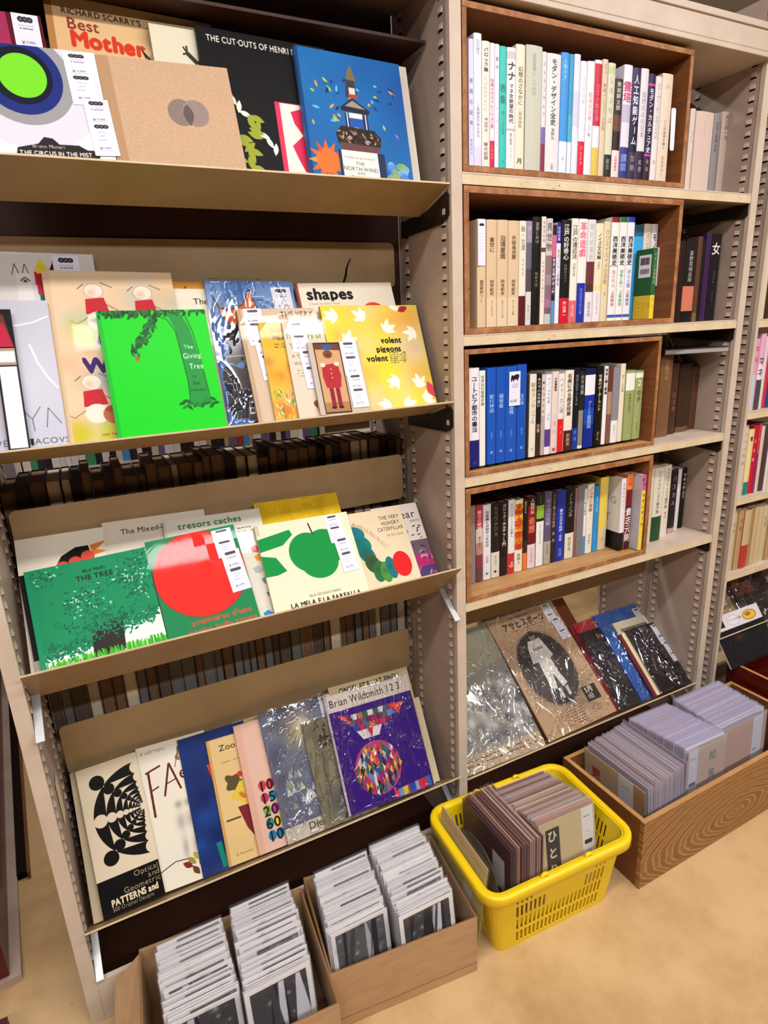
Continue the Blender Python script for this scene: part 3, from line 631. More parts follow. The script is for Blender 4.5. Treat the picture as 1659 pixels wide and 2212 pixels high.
  (0.7829, 0.0286, 0.1972, 0.083, 'black book with white script', '241820;92:b89890', 'パスカル,10,60,b0a8b0,.5'),
  (0.8247, 0.0158, 0.1909, 0.093, 'slim white book between black ones', 'ded8d0', ''),
  (0.8494, 0.0201, 0.1891, 0.098, 'black book with white katakana', '141014', 'マキァヴェリ,8,50,e8e4e4,.6'),
 ]),
]
DISPLAY = {
 'circus': ('L1', -0.8108, 0.0269, 1.6084, 0.189, 0.1693, 0.025, 0.012, 15),
 'beige': ('L1', -0.6205, 0.0269, 1.6084, 0.2047, 0.1727, 0.03, 0.012, 15),
 'north': ('L1', -0.3001, 0.0285, 1.6144, 0.2086, 0.2303, -0.03, 0.01, 15),
 'northback': ('L1', -0.2328, 0.0492, 1.6065, 0.1706, 0.2447, -0.03, 0.006, 15),
 'cutouts': ('L1', -0.4651, 0.0407, 1.6096, 0.2305, 0.2484, -0.0237, 0.008, 15),
 'frog': ('L1', -0.5349, 0.0503, 1.6032, 0.1851, 0.2513, -0.0126, 0.008, 15),
 'mother': ('L1', -0.6899, 0.0622, 1.605, 0.257, 0.2766, -0.03, 0.012, 15),
 'redbook': ('L1', -0.8011, 0.0602, 1.5976, 0.1181, 0.2427, 0.03, 0.01, 15),
 'crayon': ('L2', -0.8716, 0.0584, 1.1852, 0.1913, 0.353, -0.03, 0.008, 23.5),
 'kveta': ('L2', -0.9046, 0.0406, 1.1893, 0.1401, 0.2598, -0.03, 0.012, 23.5),
 'pencil': ('L2', -0.8508, 0.0278, 1.1901, 0.0306, 0.2408, -0.03, 0.004, 23.5),
 'rabbit': ('L2', -0.7667, 0.0492, 1.1889, 0.2155, 0.3126, -0.03, 0.008, 23.5),
 'orange': ('L2', -0.6164, 0.0596, 1.1829, 0.1303, 0.2983, -0.03, 0.007, 23.5),
 'thebook': ('L2', -0.5681, 0.0579, 1.1839, 0.1467, 0.2816, -0.03, 0.006, 23.5),
 'giving': ('L2', -0.6879, 0.0285, 1.1915, 0.187, 0.2308, -0.0135, 0.01, 23.5),
 'dietom': ('L2', -0.4911, 0.0504, 1.1868, 0.1751, 0.2935, -0.0277, 0.008, 23.5),
 'shapes': ('L2', -0.2979, 0.0583, 1.1799, 0.2218, 0.293, -0.0031, 0.01, 23.5),
 'hungry': ('L2', -0.4385, 0.0398, 1.1873, 0.1584, 0.2315, -0.0128, 0.006, 23.5),
 'lion': ('L2', -0.4065, 0.0344, 1.1902, 0.1021, 0.1994, -0.03, 0.004, 23.5),
 'history': ('L2', -0.3609, 0.0295, 1.1912, 0.085, 0.1962, -0.03, 0.003, 23.5),
 'cracker': ('L2', -0.3194, 0.0221, 1.1944, 0.1087, 0.1493, -0.03, 0.005, 23.5),
 'pigeon': ('L2', -0.2685, 0.0411, 1.1905, 0.2258, 0.2306, -0.0243, 0.01, 23.5),
 'bird': ('L3', -0.8954, 0.0328, 0.7742, 0.1625, 0.279, -0.0126, 0.008, 37),
 'mixed': ('L3', -0.7459, 0.0352, 0.7774, 0.2013, 0.2817, -0.03, 0.009, 37),
 'tresor': ('L3', -0.6328, 0.0289, 0.7839, 0.2033, 0.258, -0.03, 0.008, 37),
 'yellow': ('L3', -0.4374, 0.0344, 0.778, 0.196, 0.2686, -0.03, 0.008, 37),
 'tree': ('L3', -0.8759, 0.0159, 0.7883, 0.2136, 0.2036, 0.03, 0.01, 37),
 'darkbook': ('L3', -0.8857, 0.0259, 0.7783, 0.1278, 0.2049, 0.03, 0.01, 37),
 'disc': ('L3', -0.6605, 0.018, 0.7862, 0.1801, 0.2209, 0.03, 0.008, 37),
 'apple': ('L3', -0.4515, 0.019, 0.7924, 0.2153, 0.2063, -0.0238, 0.01, 37),
 'cater': ('L3', -0.2911, 0.0243, 0.7879, 0.1908, 0.1984, -0.03, 0.006, 37),
 'purple': ('L3', -0.1714, 0.0281, 0.7812, 0.1205, 0.2043, -0.03, 0.006, 37),
 'patterns': ('L4', -0.8713, 0.033, 0.215, 0.1219, 0.3001, 0.0228, 0.008, 31),
 'board': ('L4', -0.8911, 0.0427, 0.2078, 0.0736, 0.3004, -0.0037, 0.008, 31),
 'faeries': ('L4', -0.7645, 0.0433, 0.2127, 0.1505, 0.3039, -0.0296, 0.008, 31),
 'blue': ('L4', -0.6696, 0.0393, 0.2118, 0.1536, 0.2977, -0.0085, 0.006, 31),
 'zoo': ('L4', -0.6131, 0.0344, 0.2173, 0.127, 0.2734, -0.0206, 0.006, 31),
 'numbers': ('L4', -0.5449, 0.0284, 0.2209, 0.1569, 0.2879, -0.0116, 0.006, 31),
 'verlag': ('L4', -0.479, 0.0227, 0.2231, 0.1666, 0.2973, 0.0043, 0.005, 31),
 'leafy': ('L4', -0.3874, 0.0199, 0.2262, 0.1358, 0.2436, -0.0055, 0.003, 31),
 'yellowback': ('L4', -0.5435, 0.0507, 0.2056, 0.2454, 0.297, -0.0142, 0.006, 31),
 'owl': ('L4', -0.327, 0.0184, 0.2354, 0.2358, 0.2828, -0.03, 0.005, 31),
 'onkel': ('L4', -0.3033, 0.0341, 0.2227, 0.226, 0.3023, -0.03, 0.009, 31),
 'boardright': ('L4', -0.2144, 0.045, 0.2116, 0.1574, 0.2177, -0.03, 0.004, 31),
 'crowd': ('R5', 0.1314, 0.0414, 0.1916, 0.1664, 0.383, -0.03, 0.006, 49),
 'asahi': ('R5', 0.3075, 0.0345, 0.1909, 0.269, 0.3888, 0.0285, 0.008, 49),
 'brownback': ('R5', 0.2921, 0.0544, 0.1817, 0.3342, 0.4003, -0.0175, 0.006, 49),
 'tanback': ('R5', 0.606, 0.0655, 0.1649, 0.1524, 0.3222, 0.0102, 0.01, 49),
 'redmag': ('R5', 0.5944, 0.0417, 0.1892, 0.1924, 0.295, -0.0175, 0.006, 49),
 'redmagb': ('R5', 0.5835, 0.049, 0.185, 0.1976, 0.2951, -0.0244, 0.005, 49),
 'bluemag': ('R5', 0.6832, 0.0384, 0.1943, 0.2209, 0.2976, -0.0233, 0.005, 49),
 'blueback': ('R5', 0.6857, 0.0407, 0.1857, 0.2227, 0.3049, 0.0001, 0.005, 49),
 'creammag': ('R5', 0.7313, 0.0322, 0.1995, 0.1737, 0.2552, -0.03, 0.005, 49),
 'darkred': ('R5', 0.7233, 0.0266, 0.2026, 0.1822, 0.2147, -0.0211, 0.004, 49),
 'creamb': ('R5', 0.7332, 0.0237, 0.2067, 0.1758, 0.2153, -0.03, 0.004, 49),
 'blackmag': ('R5', 0.7469, 0.0179, 0.2109, 0.1572, 0.2202, -0.03, 0.005, 49),
}
# ------------------------------------------------------------------ cover art (plain stand-ins for known pictures, titles as printed)
def blob(a, cx, cy, r, c, n=9, j=.3, st=1.0):
    k = a.W / a.H; P = []
    for i in range(n * 4):
        t = 2 * PI * i / (n * 4); q = r * (1 + j * math.sin(n * t / 2 + cx) * .6 + j * .4 * math.cos(t * 3 + cy)); P.append((cx + q * math.cos(t), cy + q * math.sin(t) * k * st))
    a.poly(P, c)
C = {}
def cover(f): C[f.__name__[2:]] = f; return f
@cover
def c_circus(a):
    a.ell(46, 32, 52, 52, 'dcdae6'); a.ell(44, 28, 36, 36, '9a9a9c'); a.ell(43, 27, 29, 29, '1c2c78'); a.ell(43, 26, 22, 22, '0c1226'); a.ell(44, 26, 17, 17, '78dc28', rot=10)
    a.poly([(28, 96), (30, 88), (45, 84), (50, 78), (56, 79), (60, 84), (74, 84), (80, 88), (90, 88), (86, 100), (28, 100)], '2a2220')
    a.text(52, 84, 'Bruno Munari', 4.4, 'd8d4d0', anchor='c'); a.text(57, 89.5, 'THE CIRCUS IN THE MIST', 5.2, 'f4f0ea', bold=1, anchor='c', st=.95)
@cover
def c_beige(a):
    a.noise(.035, 1)
    for i in range(0, 100, 3): a.line([(0, i), (100, i + R.uniform(-.4, .4))], 'b89878', .25, .35)
    a.rect(0, 0, 9, 100, 'b8926e')
    a.ell(56, 46, 10.5, 10.5, '8e7c74'); a.ell(67, 46, 10.5, 10.5, '9a8880'); a.poly([(61.5, 38), (64, 42), (65.5, 47), (64, 53), (61.5, 58), (58.5, 53), (57, 47), (58.5, 41)], '6a5c58')
@cover
def c_north(a):
    for i in range(26): a.soft(R.uniform(0, 100), R.uniform(0, 60), 24, R.choice(['1c4c98', '1a70b0', '2a7ab8']), .35)
    a.rect(0, 0, 2.5, 100, '16407c')
    for i in range(42):
        x, y = R.uniform(8, 92), R.uniform(20, 62); a.leaf(x, y, R.uniform(4, 8), 2.2, R.uniform(0, 180), R.choice(['68b8e0', '1a2c58', 'd8a048', '9a6ac0', 'a0c850', '2a3868']))
    a.poly([(44, 20), (52, 20), (54, 34), (42, 34)], '3a3a48'); a.poly([(47, 12), (50, 8), (54, 20), (44, 20)], '7a6a48'); a.rect(46, 26, 52, 32, 'd8d4c8'); a.rect(45, 31, 54, 34, 'a84838')
    a.poly([(36, 42), (48, 34), (64, 43), (62, 46), (36, 45)], '2a2a38'); a.poly([(40, 41), (48, 36), (60, 42)], '9a9488')
    a.rect(39, 46, 60, 50, 'e8e4dc'); a.rect(39, 46, 43, 66, '243058'); a.rect(56, 46, 61, 67, '243058'); a.rect(43, 50, 56, 66, '2858a8'); a.rect(40.6, 46, 41.6, 66, 'd8dcec'); a.rect(58.4, 46, 59.4, 66, 'd8dcec')
    a.poly([(47, 57), (51, 57), (54, 63), (45, 63)], 'e8b838')
    a.poly([(28, 64), (34, 57), (66, 58), (72, 64), (70, 72), (30, 72)], '33261f')
    for i in range(60): x = R.uniform(30, 70); a.leaf(x, R.uniform(60, 70), 4, 1.3, R.uniform(0, 180), R.choice(['8a7868', '5a3a30', 'c0a890', '1e1818']))
    a.poly([(30, 70), (70, 71), (68, 76), (32, 76)], '6a4448')
    for k in range(12):
        t = k * PI / 6; a.poly([(17 + 18 * math.cos(t), 86 + 17 * math.sin(t)), (17 + 9 * math.cos(t + .3), 86 + 9 * math.sin(t + .3)), (17 + 9 * math.cos(t - .3), 86 + 9 * math.sin(t - .3))], R.choice(['e86a30', 'f09040', 'd85028']))
    a.ell(18, 86, 10.5, 10.5, 'ee7434'); a.rect(28, 76, 73, 100, '2a3450'); a.rect(31, 76, 66, 100, 'f0eadc')
    a.text(48, 80, 'A Fable by La Fontaine', 2.6, '6a645c', anchor='c'); a.text(48, 84, 'THE', 3.9, '5c5650', anchor='c'); a.text(48, 88, 'NORTH WIND', 4.4, '5c5650', anchor='c'); a.text(48, 92, 'AND', 3, '5c5650', anchor='c'); a.text(48, 95, 'THE SUN', 4.4, '5c5650', anchor='c')
    for i in range(16): a.ell(R.uniform(76, 94), R.uniform(84, 98), R.uniform(3, 7), 3.4, R.choice(['5888d0', '88b8e0', '90b060', '3060b0']), al=.8)
@cover
def c_northback(a): pass
@cover
def c_cutouts(a):
    a.text(7, 4, 'THE CUT·OUTS OF HENRI MATISSE', 6.0, 'e8e2d4', bold=1, st=.8)
    a.text(74, 14, 'Abrams', 2, '8a8478')
    for i in range(9): a.leaf(16 + i * 4, 42 + i * 4.5, 10, 4, 20 + 40 * (i % 3), 'ece8d8')
    for i in range(14): a.leaf(24 + R.uniform(-8, 14), 58 + i * 2.9, 12, 5, R.choice([20, -40, 70, 110]), '9aa430')
    a.rect(52, 44, 100, 94, 'e6385a'); a.rect(56, 44.5, 100, 93, 'f2ecdc')
    a.poly([(64, 50), (76, 46), (84, 54), (80, 62), (90, 66), (98, 76), (96, 90), (70, 92), (66, 84), (62, 74), (72, 66), (66, 58)], 'dc2c54')
    a.rect(78, 78, 94, 92, 'f0ece0')
    for i in range(8): a.leaf(86 + R.uniform(-4, 4), 80 + i * 1.5, 9, 2.6, R.choice([-50, 50, 20]), '1c2468')
@cover
def c_frog(a):
    a.line([(30, 16), (38, 22), (44, 20), (52, 30), (60, 34)], '3c3a28', 4); a.line([(30, 16), (27, 12)], '3c3a28', 1.6); a.line([(30, 16), (26, 17)], '3c3a28', 1.6); a.line([(30, 16), (30, 11)], '3c3a28', 1.6)
    a.ell(66, 34, 14, 9, '44422c'); a.ell(62, 14, 6, 4, '3c3a28')
@cover
def c_mother(a):
    a.soft(60, 30, 40, 'e8c488', .5); a.rect(0, 0, 4, 100, 'b07c48')
    a.text(9, 5.5, "RICHARD SCARRY'S", 5.0, '4a3c34', bold=1, st=.9); a.text(11, 10, 'Best', 9, '8a3c28', bold=1); a.text(12, 16.5, 'Mother', 12.5, 'd43a20', bold=3); a.text(11, 32, 'Goose', 13, 'd43a20', bold=3)
    blob(a, 66, 24, 9, 'c4a88a'); a.poly([(52, 22), (60, 30), (72, 34), (78, 40), (60, 40)], '2a2428'); a.poly([(55, 27), (60, 33), (70, 36), (68, 44), (60, 44)], 'e8d8cc'); a.ell(64, 40, 5, 3, 'e08a88'); a.poly([(68, 20), (76, 24), (80, 34), (72, 30)], '3c2c50')
    a.soft(60, 16, 8, '6a5a48', .5)
@cover
def c_redbook(a):
    a.rect(60, 0, 100, 100, '5a1620'); a.text(25, 22, 'OR', 8, 'f0dcd4', bold=2, st=.8); a.text(30, 34, 'ATIO', 7, 'f0dcd4', bold=2, st=.8); a.text(2, 22, 'COL', 8, 'f0dcd4', bold=2, st=.7)
@cover
def c_crayon(a):
    for x in (34, 42): a.line([(x - 3, 12), (x, 6), (x + 3, 12)], '5a5450', .7)
    a.rect(34, 11, 46, 26, 'e8e2de'); a.ell(41, 15, 4, 1.8, 'c8c0bc'); a.line([(37, 15), (41, 13), (45, 15)], '3a3434', .8); a.ell(41, 15, 1.4, 1.4, '5a5450')
    a.rect(49, 10, 62, 17, 'c02830'); a.rect(50, 17, 63, 22, 'c03058'); a.rect(51, 22, 63, 27, '28705c'); a.rect(62, 8, 72, 20, '1e1618'); a.poly([(62, 9), (66, 3), (72, 8)], '1e1618'); a.poly([(64, 6), (67, 2.4), (71, 8)], 'd03038')
    a.poly([(50, 8), (55, 3), (60, 8), (59, 11), (51, 11)], 'e8d030'); a.rect(64, 19, 70, 23, 'e8e0dc')
@cover
def c_kveta(a):
    a.soft(60, 55, 60, 'd6d6e2', .5)
    a.line([(50, 17), (66, 17), (82, 15), (98, 11)], 'fbfbff', 1.6); a.line([(74, 30), (80, 42), (88, 52), (98, 60)], 'fbfbff', 2)
    a.line([(42, 74), (43, 88), (56, 86)], '6a6870', 1); a.line([(58, 74), (66, 80), (76, 72)], '6a6870', 1); a.line([(66, 80), (67, 88)], '6a6870', 1); a.line([(80, 86), (84, 73), (96, 84)], '6a6870', 1)
    a.text(18, 92, 'KVĚTA TACOVSKÁ', 5.6, '5e5c64', st=1.05); a.rect(61.5, 92.5, 64, 97, '1a1a1c')
    a.scrib(44, 60, 50, '7a7880', 1, 8, 3.4)
@cover
def c_pencil(a):
    a.rect(0, 0, 100, 100, '1e161c'); a.poly([(30, 3), (60, 4), (92, 27), (10, 27)], '6a3a24'); a.poly([(20, 16), (55, 9), (92, 27), (6, 27)], 'c02844'); a.rect(5, 28, 95, 40, 'b49a84'); a.rect(18, 30, 90, 38, 'f0eef4'); a.rect(10, 41, 92, 98, 'f0eef6')
@cover
def c_rabbit(a):
    for i in range(46): a.soft(R.uniform(5, 100), R.uniform(0, 100), R.uniform(8, 18), R.choice(['8cc0c8', 'd8a070', 'e89c80', '74acc8', 'e0b884', 'e8c8a0']), .4)
    for i in range(26): a.soft(R.uniform(5, 90), R.choice([36, 94]) + R.uniform(-4, 6), 9, 'c8c024', .5)
    for cx, cy in ((36, 12), (74, 13), (24, 66), (74, 68)):
        a.ell(cx, cy, 7.6, 6.6, 'b8a898'); a.ell(cx, cy, 7, 6, 'ecdfcc'); a.soft(cx - 2, cy + 1, 4, 'd8a890', .6); a.line([(cx - 7, cy - 4), (cx - 12, cy - 1)], '7a6a5c', .8); a.line([(cx + 6, cy - 5), (cx + 15, cy - 2)], '8a7a6c', 1)
        a.poly([(cx - 7, cy + 5), (cx + 7, cy + 4), (cx + 10, cy + 13), (cx - 8, cy + 14)], 'c4202c'); a.ell(cx + 1, cy + 18, 9, 8, 'f0e6d4'); a.line([(cx - 7, cy + 16), (cx - 16, cy + 20), (cx - 20, cy + 18)], '8a7a68', .7); a.line([(cx + 8, cy + 8), (cx + 17, cy + 12)], '8a7a68', .9)
    a.ell(38, 85, 9, 8, 'c06a40'); a.ell(38, 82, 7, 3, 'a85030')
    a.text(33, 34, 'A', 11, '3c1864', bold=3); a.text(47, 42, 'B', 11, '3c1864', bold=3); a.text(20, 50, 'World', 12, '3c1864', bold=3, st=1.1); a.scrib(36, 63, 60, '5a4a40', .6); a.text(36, 64.4, 'Ayumu', 2.4, '4a3a34'); a.text(26, 95.5, 'Labo Teaching Information Center', 1.9, '3a3028')
    a.rect(0, 0, 5, 100, 'e0c09c')
@cover
def c_orange(a):
    for i in range(30): a.soft(R.uniform(0, 100), R.uniform(0, 60), 14, R.choice(['e8a030', 'd88838', 'f0b048']), .5)
    a.line([(12, 2), (44, 16), (66, 40), (60, 60)], '6a4020', 3); a.line([(44, 16), (70, 3)], '6a4020', 2); a.line([(24, 24), (44, 40)], '8a5028', 1.6)
    for i in range(26): a.ell(R.uniform(5, 60), R.uniform(2, 40), 3, 2.6, R.choice(['8a3c28', 'b05838', '6a4a2a']))
@cover
def c_thebook(a): a.text(35, 6, 'The Tree', 6, '22201e')
@cover
def c_giving(a):
    a.rect(0, 0, 3.5, 100, '10b428')
    g = '12782a'
    a.poly([(50, 0), (64, 6), (68, 16), (69, 30), (70, 45), (71, 58), (70, 72), (66, 78), (72, 79), (80, 79), (92, 79), (88, 73), (88, 60), (86, 45), (84, 30), (82, 16), (74, 0)], '189038')
    a.line([(50, 4), (62, 8), (68, 18), (70, 45), (71, 60), (70, 73)], '0c5018', .8); a.line([(78, 0), (84, 18), (87, 45), (89, 73)], '0c5018', .8)
    for (x0, y0, x1, y1, n) in ((4, 2, 100, 1, 90), (52, 5, 34, 27, 46), (36, 24, 25, 36, 22), (10, 2, 55, 4, 50)):
        for i in range(n):
            t = i / n; a.leaf(x0 + (x1 - x0) * t + R.uniform(-4, 4), y0 + (y1 - y0) * t + R.uniform(-3.2, 3.2), 6.5, 2.4, R.uniform(20, 160), R.choice(['0e5a1e', '12702a', '0a4014']))
    for i in range(16): a.leaf(62 + i * 2.1, 78 + R.uniform(-3, 3), 8, 3, R.uniform(-60, 60), R.choice(['12862c', '0c5a1c']))
    a.ell(29, 39, 2.1, 2.1, 'd8441c')
    a.text(73, 29, 'The', 4.4, 'e4f6e4'); a.text(71, 35.5, 'Giving', 6.4, 'e4f6e4', st=.8); a.text(75, 44, 'Tree', 6.4, 'e4f6e4', st=.8); a.text(76, 54, 'by', 3.4, '0a4014'); a.text(75, 59.5, 'Shel', 3.8, '0a4014', st=.85); a.text(72, 65, 'Silverstein', 3.8, '0a4014', st=.7)
@cover
def c_dietom(a):
    for i in range(20): a.soft(R.uniform(0, 100), R.uniform(0, 40), 20, R.choice(['5888c8', '3c68b0', '88a8d0']), .35)
    a.poly([(5, 10), (12, 19), (22, 21), (38, 17), (48, 6), (54, 22), (46, 29), (32, 26), (25, 36), (15, 27)], 'e87838'); a.line([(5, 10), (12, 19), (22, 21), (38, 17), (48, 6), (54, 22), (46, 29), (32, 26), (25, 36), (15, 27), (5, 10)], '2a2028', .9)
    blob(a, 24, 44, 13, '22202c', st=1.6); a.rect(9, 50, 40, 57, '22202c'); a.line([(12, 53), (38, 52)], 'b0a888', 1)
    blob(a, 28, 78, 26, '1c1a2a', st=1.5); a.soft(52, 70, 18, '28284a', .6)
    a.text(24, 87, 'DIE DREI', 6.4, 'ece8e0', bold=1); a.text(30, 93, 'TOMI UNGERER', 4.2, 'ecc838', bold=1)
@cover
def c_shapes(a): a.rect(0, 0, 2, 100, 'a04830'); a.text(9, 2.2, 'shapes', 12, '1c1c1a', bold=2, st=1.05); a.text(10, 14.5, 'a book by John J. Reiss', 2.4, '8a8478'); a.ell(75, 26, 14, 14, 'e04820')
@cover
def c_hungry(a):
    a.rect(0, 0, 5, 100, 'c0a080'); a.text(76, 2, 'THE VERY', 7.0, '3c2c20', anchor='c', st=.9); a.text(76, 9.5, 'HUNGRY', 7.0, '3c2c20', anchor='c', st=.9)
    for i, c_ in enumerate(['2c8840', '3c9850', '286c34', '408c3c', '24603a']): a.ell(38 + i * 3, 66 + i * 6, 14, 6, c_, rot=-10); 
    for i, c_ in enumerate(['2c8840', '3c9850', '286c34']): a.ell(34 + i * 8, 86 + i * 2, 8, 11, c_, rot=20)
@cover
def c_lion(a):
    for i in range(50): a.soft(R.uniform(0, 100), R.uniform(30, 100), 14, R.choice(['e0a820', 'dc8c38', 'e8c040', 'e8a890', 'dc6820', 'c87830']), .6)
    for i in range(110): a.leaf(R.uniform(5, 95), R.uniform(70, 100), 12, 2.2, R.uniform(50, 130), R.choice(['5c8828', '7aa034', 'c8d048', 'e8e8c0']))
    a.rect(0, 0, 100, 26, 'dcb42c'); a.text(22, 5, 'A LION', 6.2, '33281c', bold=1); a.text(24, 13, 'MEADOW', 6.2, '33281c', bold=1); a.scrib(24, 22, 70, '6a5428', 1.2, 2, 3); a.soft(50, 44, 7, 'd04040', .8)
@cover
def c_history(a):
    a.text(3, 10, 'The Story of', 8.5, '5c8c3c', st=.8, bold=1); a.text(8, 21, 'The', 8, '7a9c58'); a.text(10, 33, 'A Tale', 5, '6a6258'); a.text(12, 41, 'Wind', 5, '6a6258'); a.scrib(16, 50, 44, '8a8278', 1, 3, 3)
    blob(a, 56, 86, 13, '6a4a30', st=1.4); a.soft(50, 92, 8, 'd8a048', .8); blob(a, 84, 86, 9, '3a3640', st=1.6)
@cover
def c_cracker(a):
    a.rect(0, 0, 10, 100, 'c8b8a8'); a.rect(10, 1, 62, 99, '1c1014'); a.rect(12, 3, 60, 97, 'd0a070'); a.rect(12, 84, 60, 97, 'b07c48'); a.poly([(12, 3), (60, 3), (60, 12), (12, 10)], '6a3c2c')
    a.rect(27, 4, 45, 10, '2c5898'); a.ell(35, 17, 9, 8, '7a4424'); a.soft(35, 18, 4, '3c2418', .6)
    a.poly([(20, 32), (50, 30), (54, 48), (50, 64), (22, 64), (18, 48)], 'b0242c'); a.ell(22, 32, 5, 4, 'e8e0cc'); a.ell(49, 31, 5, 4, 'e8e0cc'); a.rect(26, 64, 34, 90, '90182c'); a.rect(38, 64, 46, 90, '90182c'); a.ell(29, 91, 5, 2.5, '2a1418'); a.ell(43, 91, 5, 2.5, '2a1418')
    for y in (38, 44, 50): a.ell(36, y, 1.4, 1.4, 'e8c048')
@cover
def c_pigeon(a):
    for i in range(90): a.soft(R.uniform(0, 100), R.uniform(0, 100), R.uniform(8, 18), R.choice(['f0dc40', 'f4e020', 'ecd838', 'ecc850', 'e8d0b0', 'd8c8c8', 'e8a050', 'f0e060', 'f2dc28']), .5)
    for x, y in ((10, 10), (38, 10), (64, 22), (88, 28), (22, 32), (60, 74), (86, 76), (70, 96), (46, 96), (92, 92)):
        for k in range(4): a.leaf(x + 3 * math.cos(k * 1.7 + x), y + 3 * math.sin(k * 1.7 + x), 13, 5, k * 48 + x * 3, 'f8f4e2')
    a.leaf(76, 3, 14, 5, 20, 'f8f4e2'); a.leaf(84, 4, 12, 6, -20, 'a03030'); a.leaf(97, 84, 18, 9, 70, 'e04858')
    a.text(76, 30, 'volent', 8.2, '241c18', bold=2, anchor='r', st=.95); a.text(74, 38.5, 'pigeons', 8.2, '241c18', bold=2, anchor='r', st=.95); a.text(58, 47, 'volent', 8.2, '241c18', bold=2, anchor='r', st=.95); a.scrib(60, 46, 78, '6a5a30', 1, 6, 1.9)
@cover
def c_bird(a):
    a.poly([(20, 46), (32, 30), (46, 17), (62, 12), (76, 12), (80, 26), (78, 46)], '120e10'); a.poly([(78, 12), (98, 10), (84, 16), (98, 18), (80, 20)], 'e07c38')
    for x, y in ((46, 25), (60, 23), (74, 20)): a.ell(x, y, 7.5, 7.5, 'dc4c34')
@cover
def c_mixed(a): a.text(16, 6, 'The Mixed-Up', 6.0, '3c342c', st=.95); a.rect(0, 0, 3, 100, 'd8ceba')
@cover
def c_tresor(a):
    a.rect(0, 0, 3, 100, 'c8c4b4'); a.text(14, 2.5, 'tresors caches', 8.0, '2c7c38', bold=1, st=1.0); a.scrib(62, 15, 92, '5a5a50', 1, 2, 3)
    for x, y, c_ in ((86, 36, 'c83028'), (88, 44, 'e0982c'), (90, 64, '7a8898'), (84, 92, '2c88c8'), (92, 76, '58606c'), (84, 54, 'b0b0a8')): a.poly([(x - 5, y - 2), (x + 1, y - 4), (x + 6, y), (x + 2, y + 3), (x - 3, y + 2)], c_)
@cover
def c_yellow(a):
    a.noise(.03, 3)
    for i in range(40): a.soft(R.uniform(0, 100), R.uniform(0, 100), 7, R.choice(['c89c18', 'f0c828', 'b88c14']), .4)
@cover
def c_tree(a):
    a.rect(0, 78, 100, 100, 'f0ece4'); a.rect(68, 62, 100, 92, 'f0ece4')
    for i in range(420):
        x = R.uniform(2, 98); y = (78 if x < 42 else 66 if x > 62 else 72) + R.gauss(0, 3.4); a.leaf(x, y, 5, 1.8, R.uniform(0, 180), R.choice(['0c7c50', '128a5c', '0a6844']))
    for cx, cy in ((12, 8), (34, 40), (50, 48), (72, 24), (86, 40), (92, 10), (88, 26), (46, 34)):
        for i in range(70): a.leaf(cx + R.gauss(0, 7), cy + R.gauss(0, 5), 3, 1.1, R.uniform(0, 180), R.choice(['0c6c48', 'b0e0c4', '0a5a3c', '1c9468', '0a4a30', '0c6c48']))
    a.poly([(42, 74), (58, 58), (68, 66), (66, 92), (40, 95)], '2a2420')
    for i in range(260): a.leaf(52 + R.gauss(0, 16), 62 + R.gauss(0, 6), 4, 1.5, R.uniform(0, 180), R.choice(['0f8a58', '0c7048', '0f8a58', '0a5c3c']))
    for i in range(240): x = R.uniform(2, 100); a.line([(x, 100), (x + R.uniform(-1, 1), 90 + R.uniform(-4, 2))], R.choice(['3cb020', '58c828', '2c9c1c']), .9)
    a.rect(0, 96, 100, 100, '44b81e'); a.text(54, 9, 'IELA MARI', 4, '10281c', anchor='c', bold=1); a.text(54, 14, 'THE TREE', 7, '10281c', anchor='c', bold=1); a.rect(0, 0, 4, 100, '0e9060')
@cover
def c_darkbook(a): a.rect(0, 80, 100, 100, 'b8b09c')
@cover
def c_disc(a):
    a.ell(50, 40, 51, 51, 'a83c28'); a.ell(50, 40, 49.5, 49.5, 'e82418')
    for t, x, y in (('aventures d\'une', 60, 80), ('petite bulle rouge', 60, 88)): a.text(x, y, t, 8, 'c05c3c', bold=2, anchor='c', st=1.0); a.text(x - 1, y - .8, t, 8, '8a6a3c', anchor='c', st=1.0, bold=0)
@cover
def c_apple(a):
    a.ell(48, 38, 20, 21, '149040'); a.ell(66, 36, 20, 20, '149040'); a.ell(57, 50, 20, 18, '149040'); a.poly([(40, 54), (74, 52), (68, 62), (46, 64)], '149040'); a.line([(55, 6), (57, 19)], '2a2420', 1.4)
    a.poly([(0, 16), (34, 10), (36, 16), (24, 26), (0, 30)], '149040'); a.poly([(0, 34), (14, 38), (22, 54), (12, 57), (0, 57)], '149040'); a.line([(0, 32), (12, 33)], 'e8e4c8', 2)
    a.rect(0, 0, 4, 12, 'ccc8a0')
    a.text(54, 83, 'IELA ED ENZO MARI', 3.6, '5a5648', anchor='c', st=1.0); a.text(54, 88, 'LA MELA E LA FARFALLA', 7.4, '14120e', anchor='c', bold=1, st=.88)
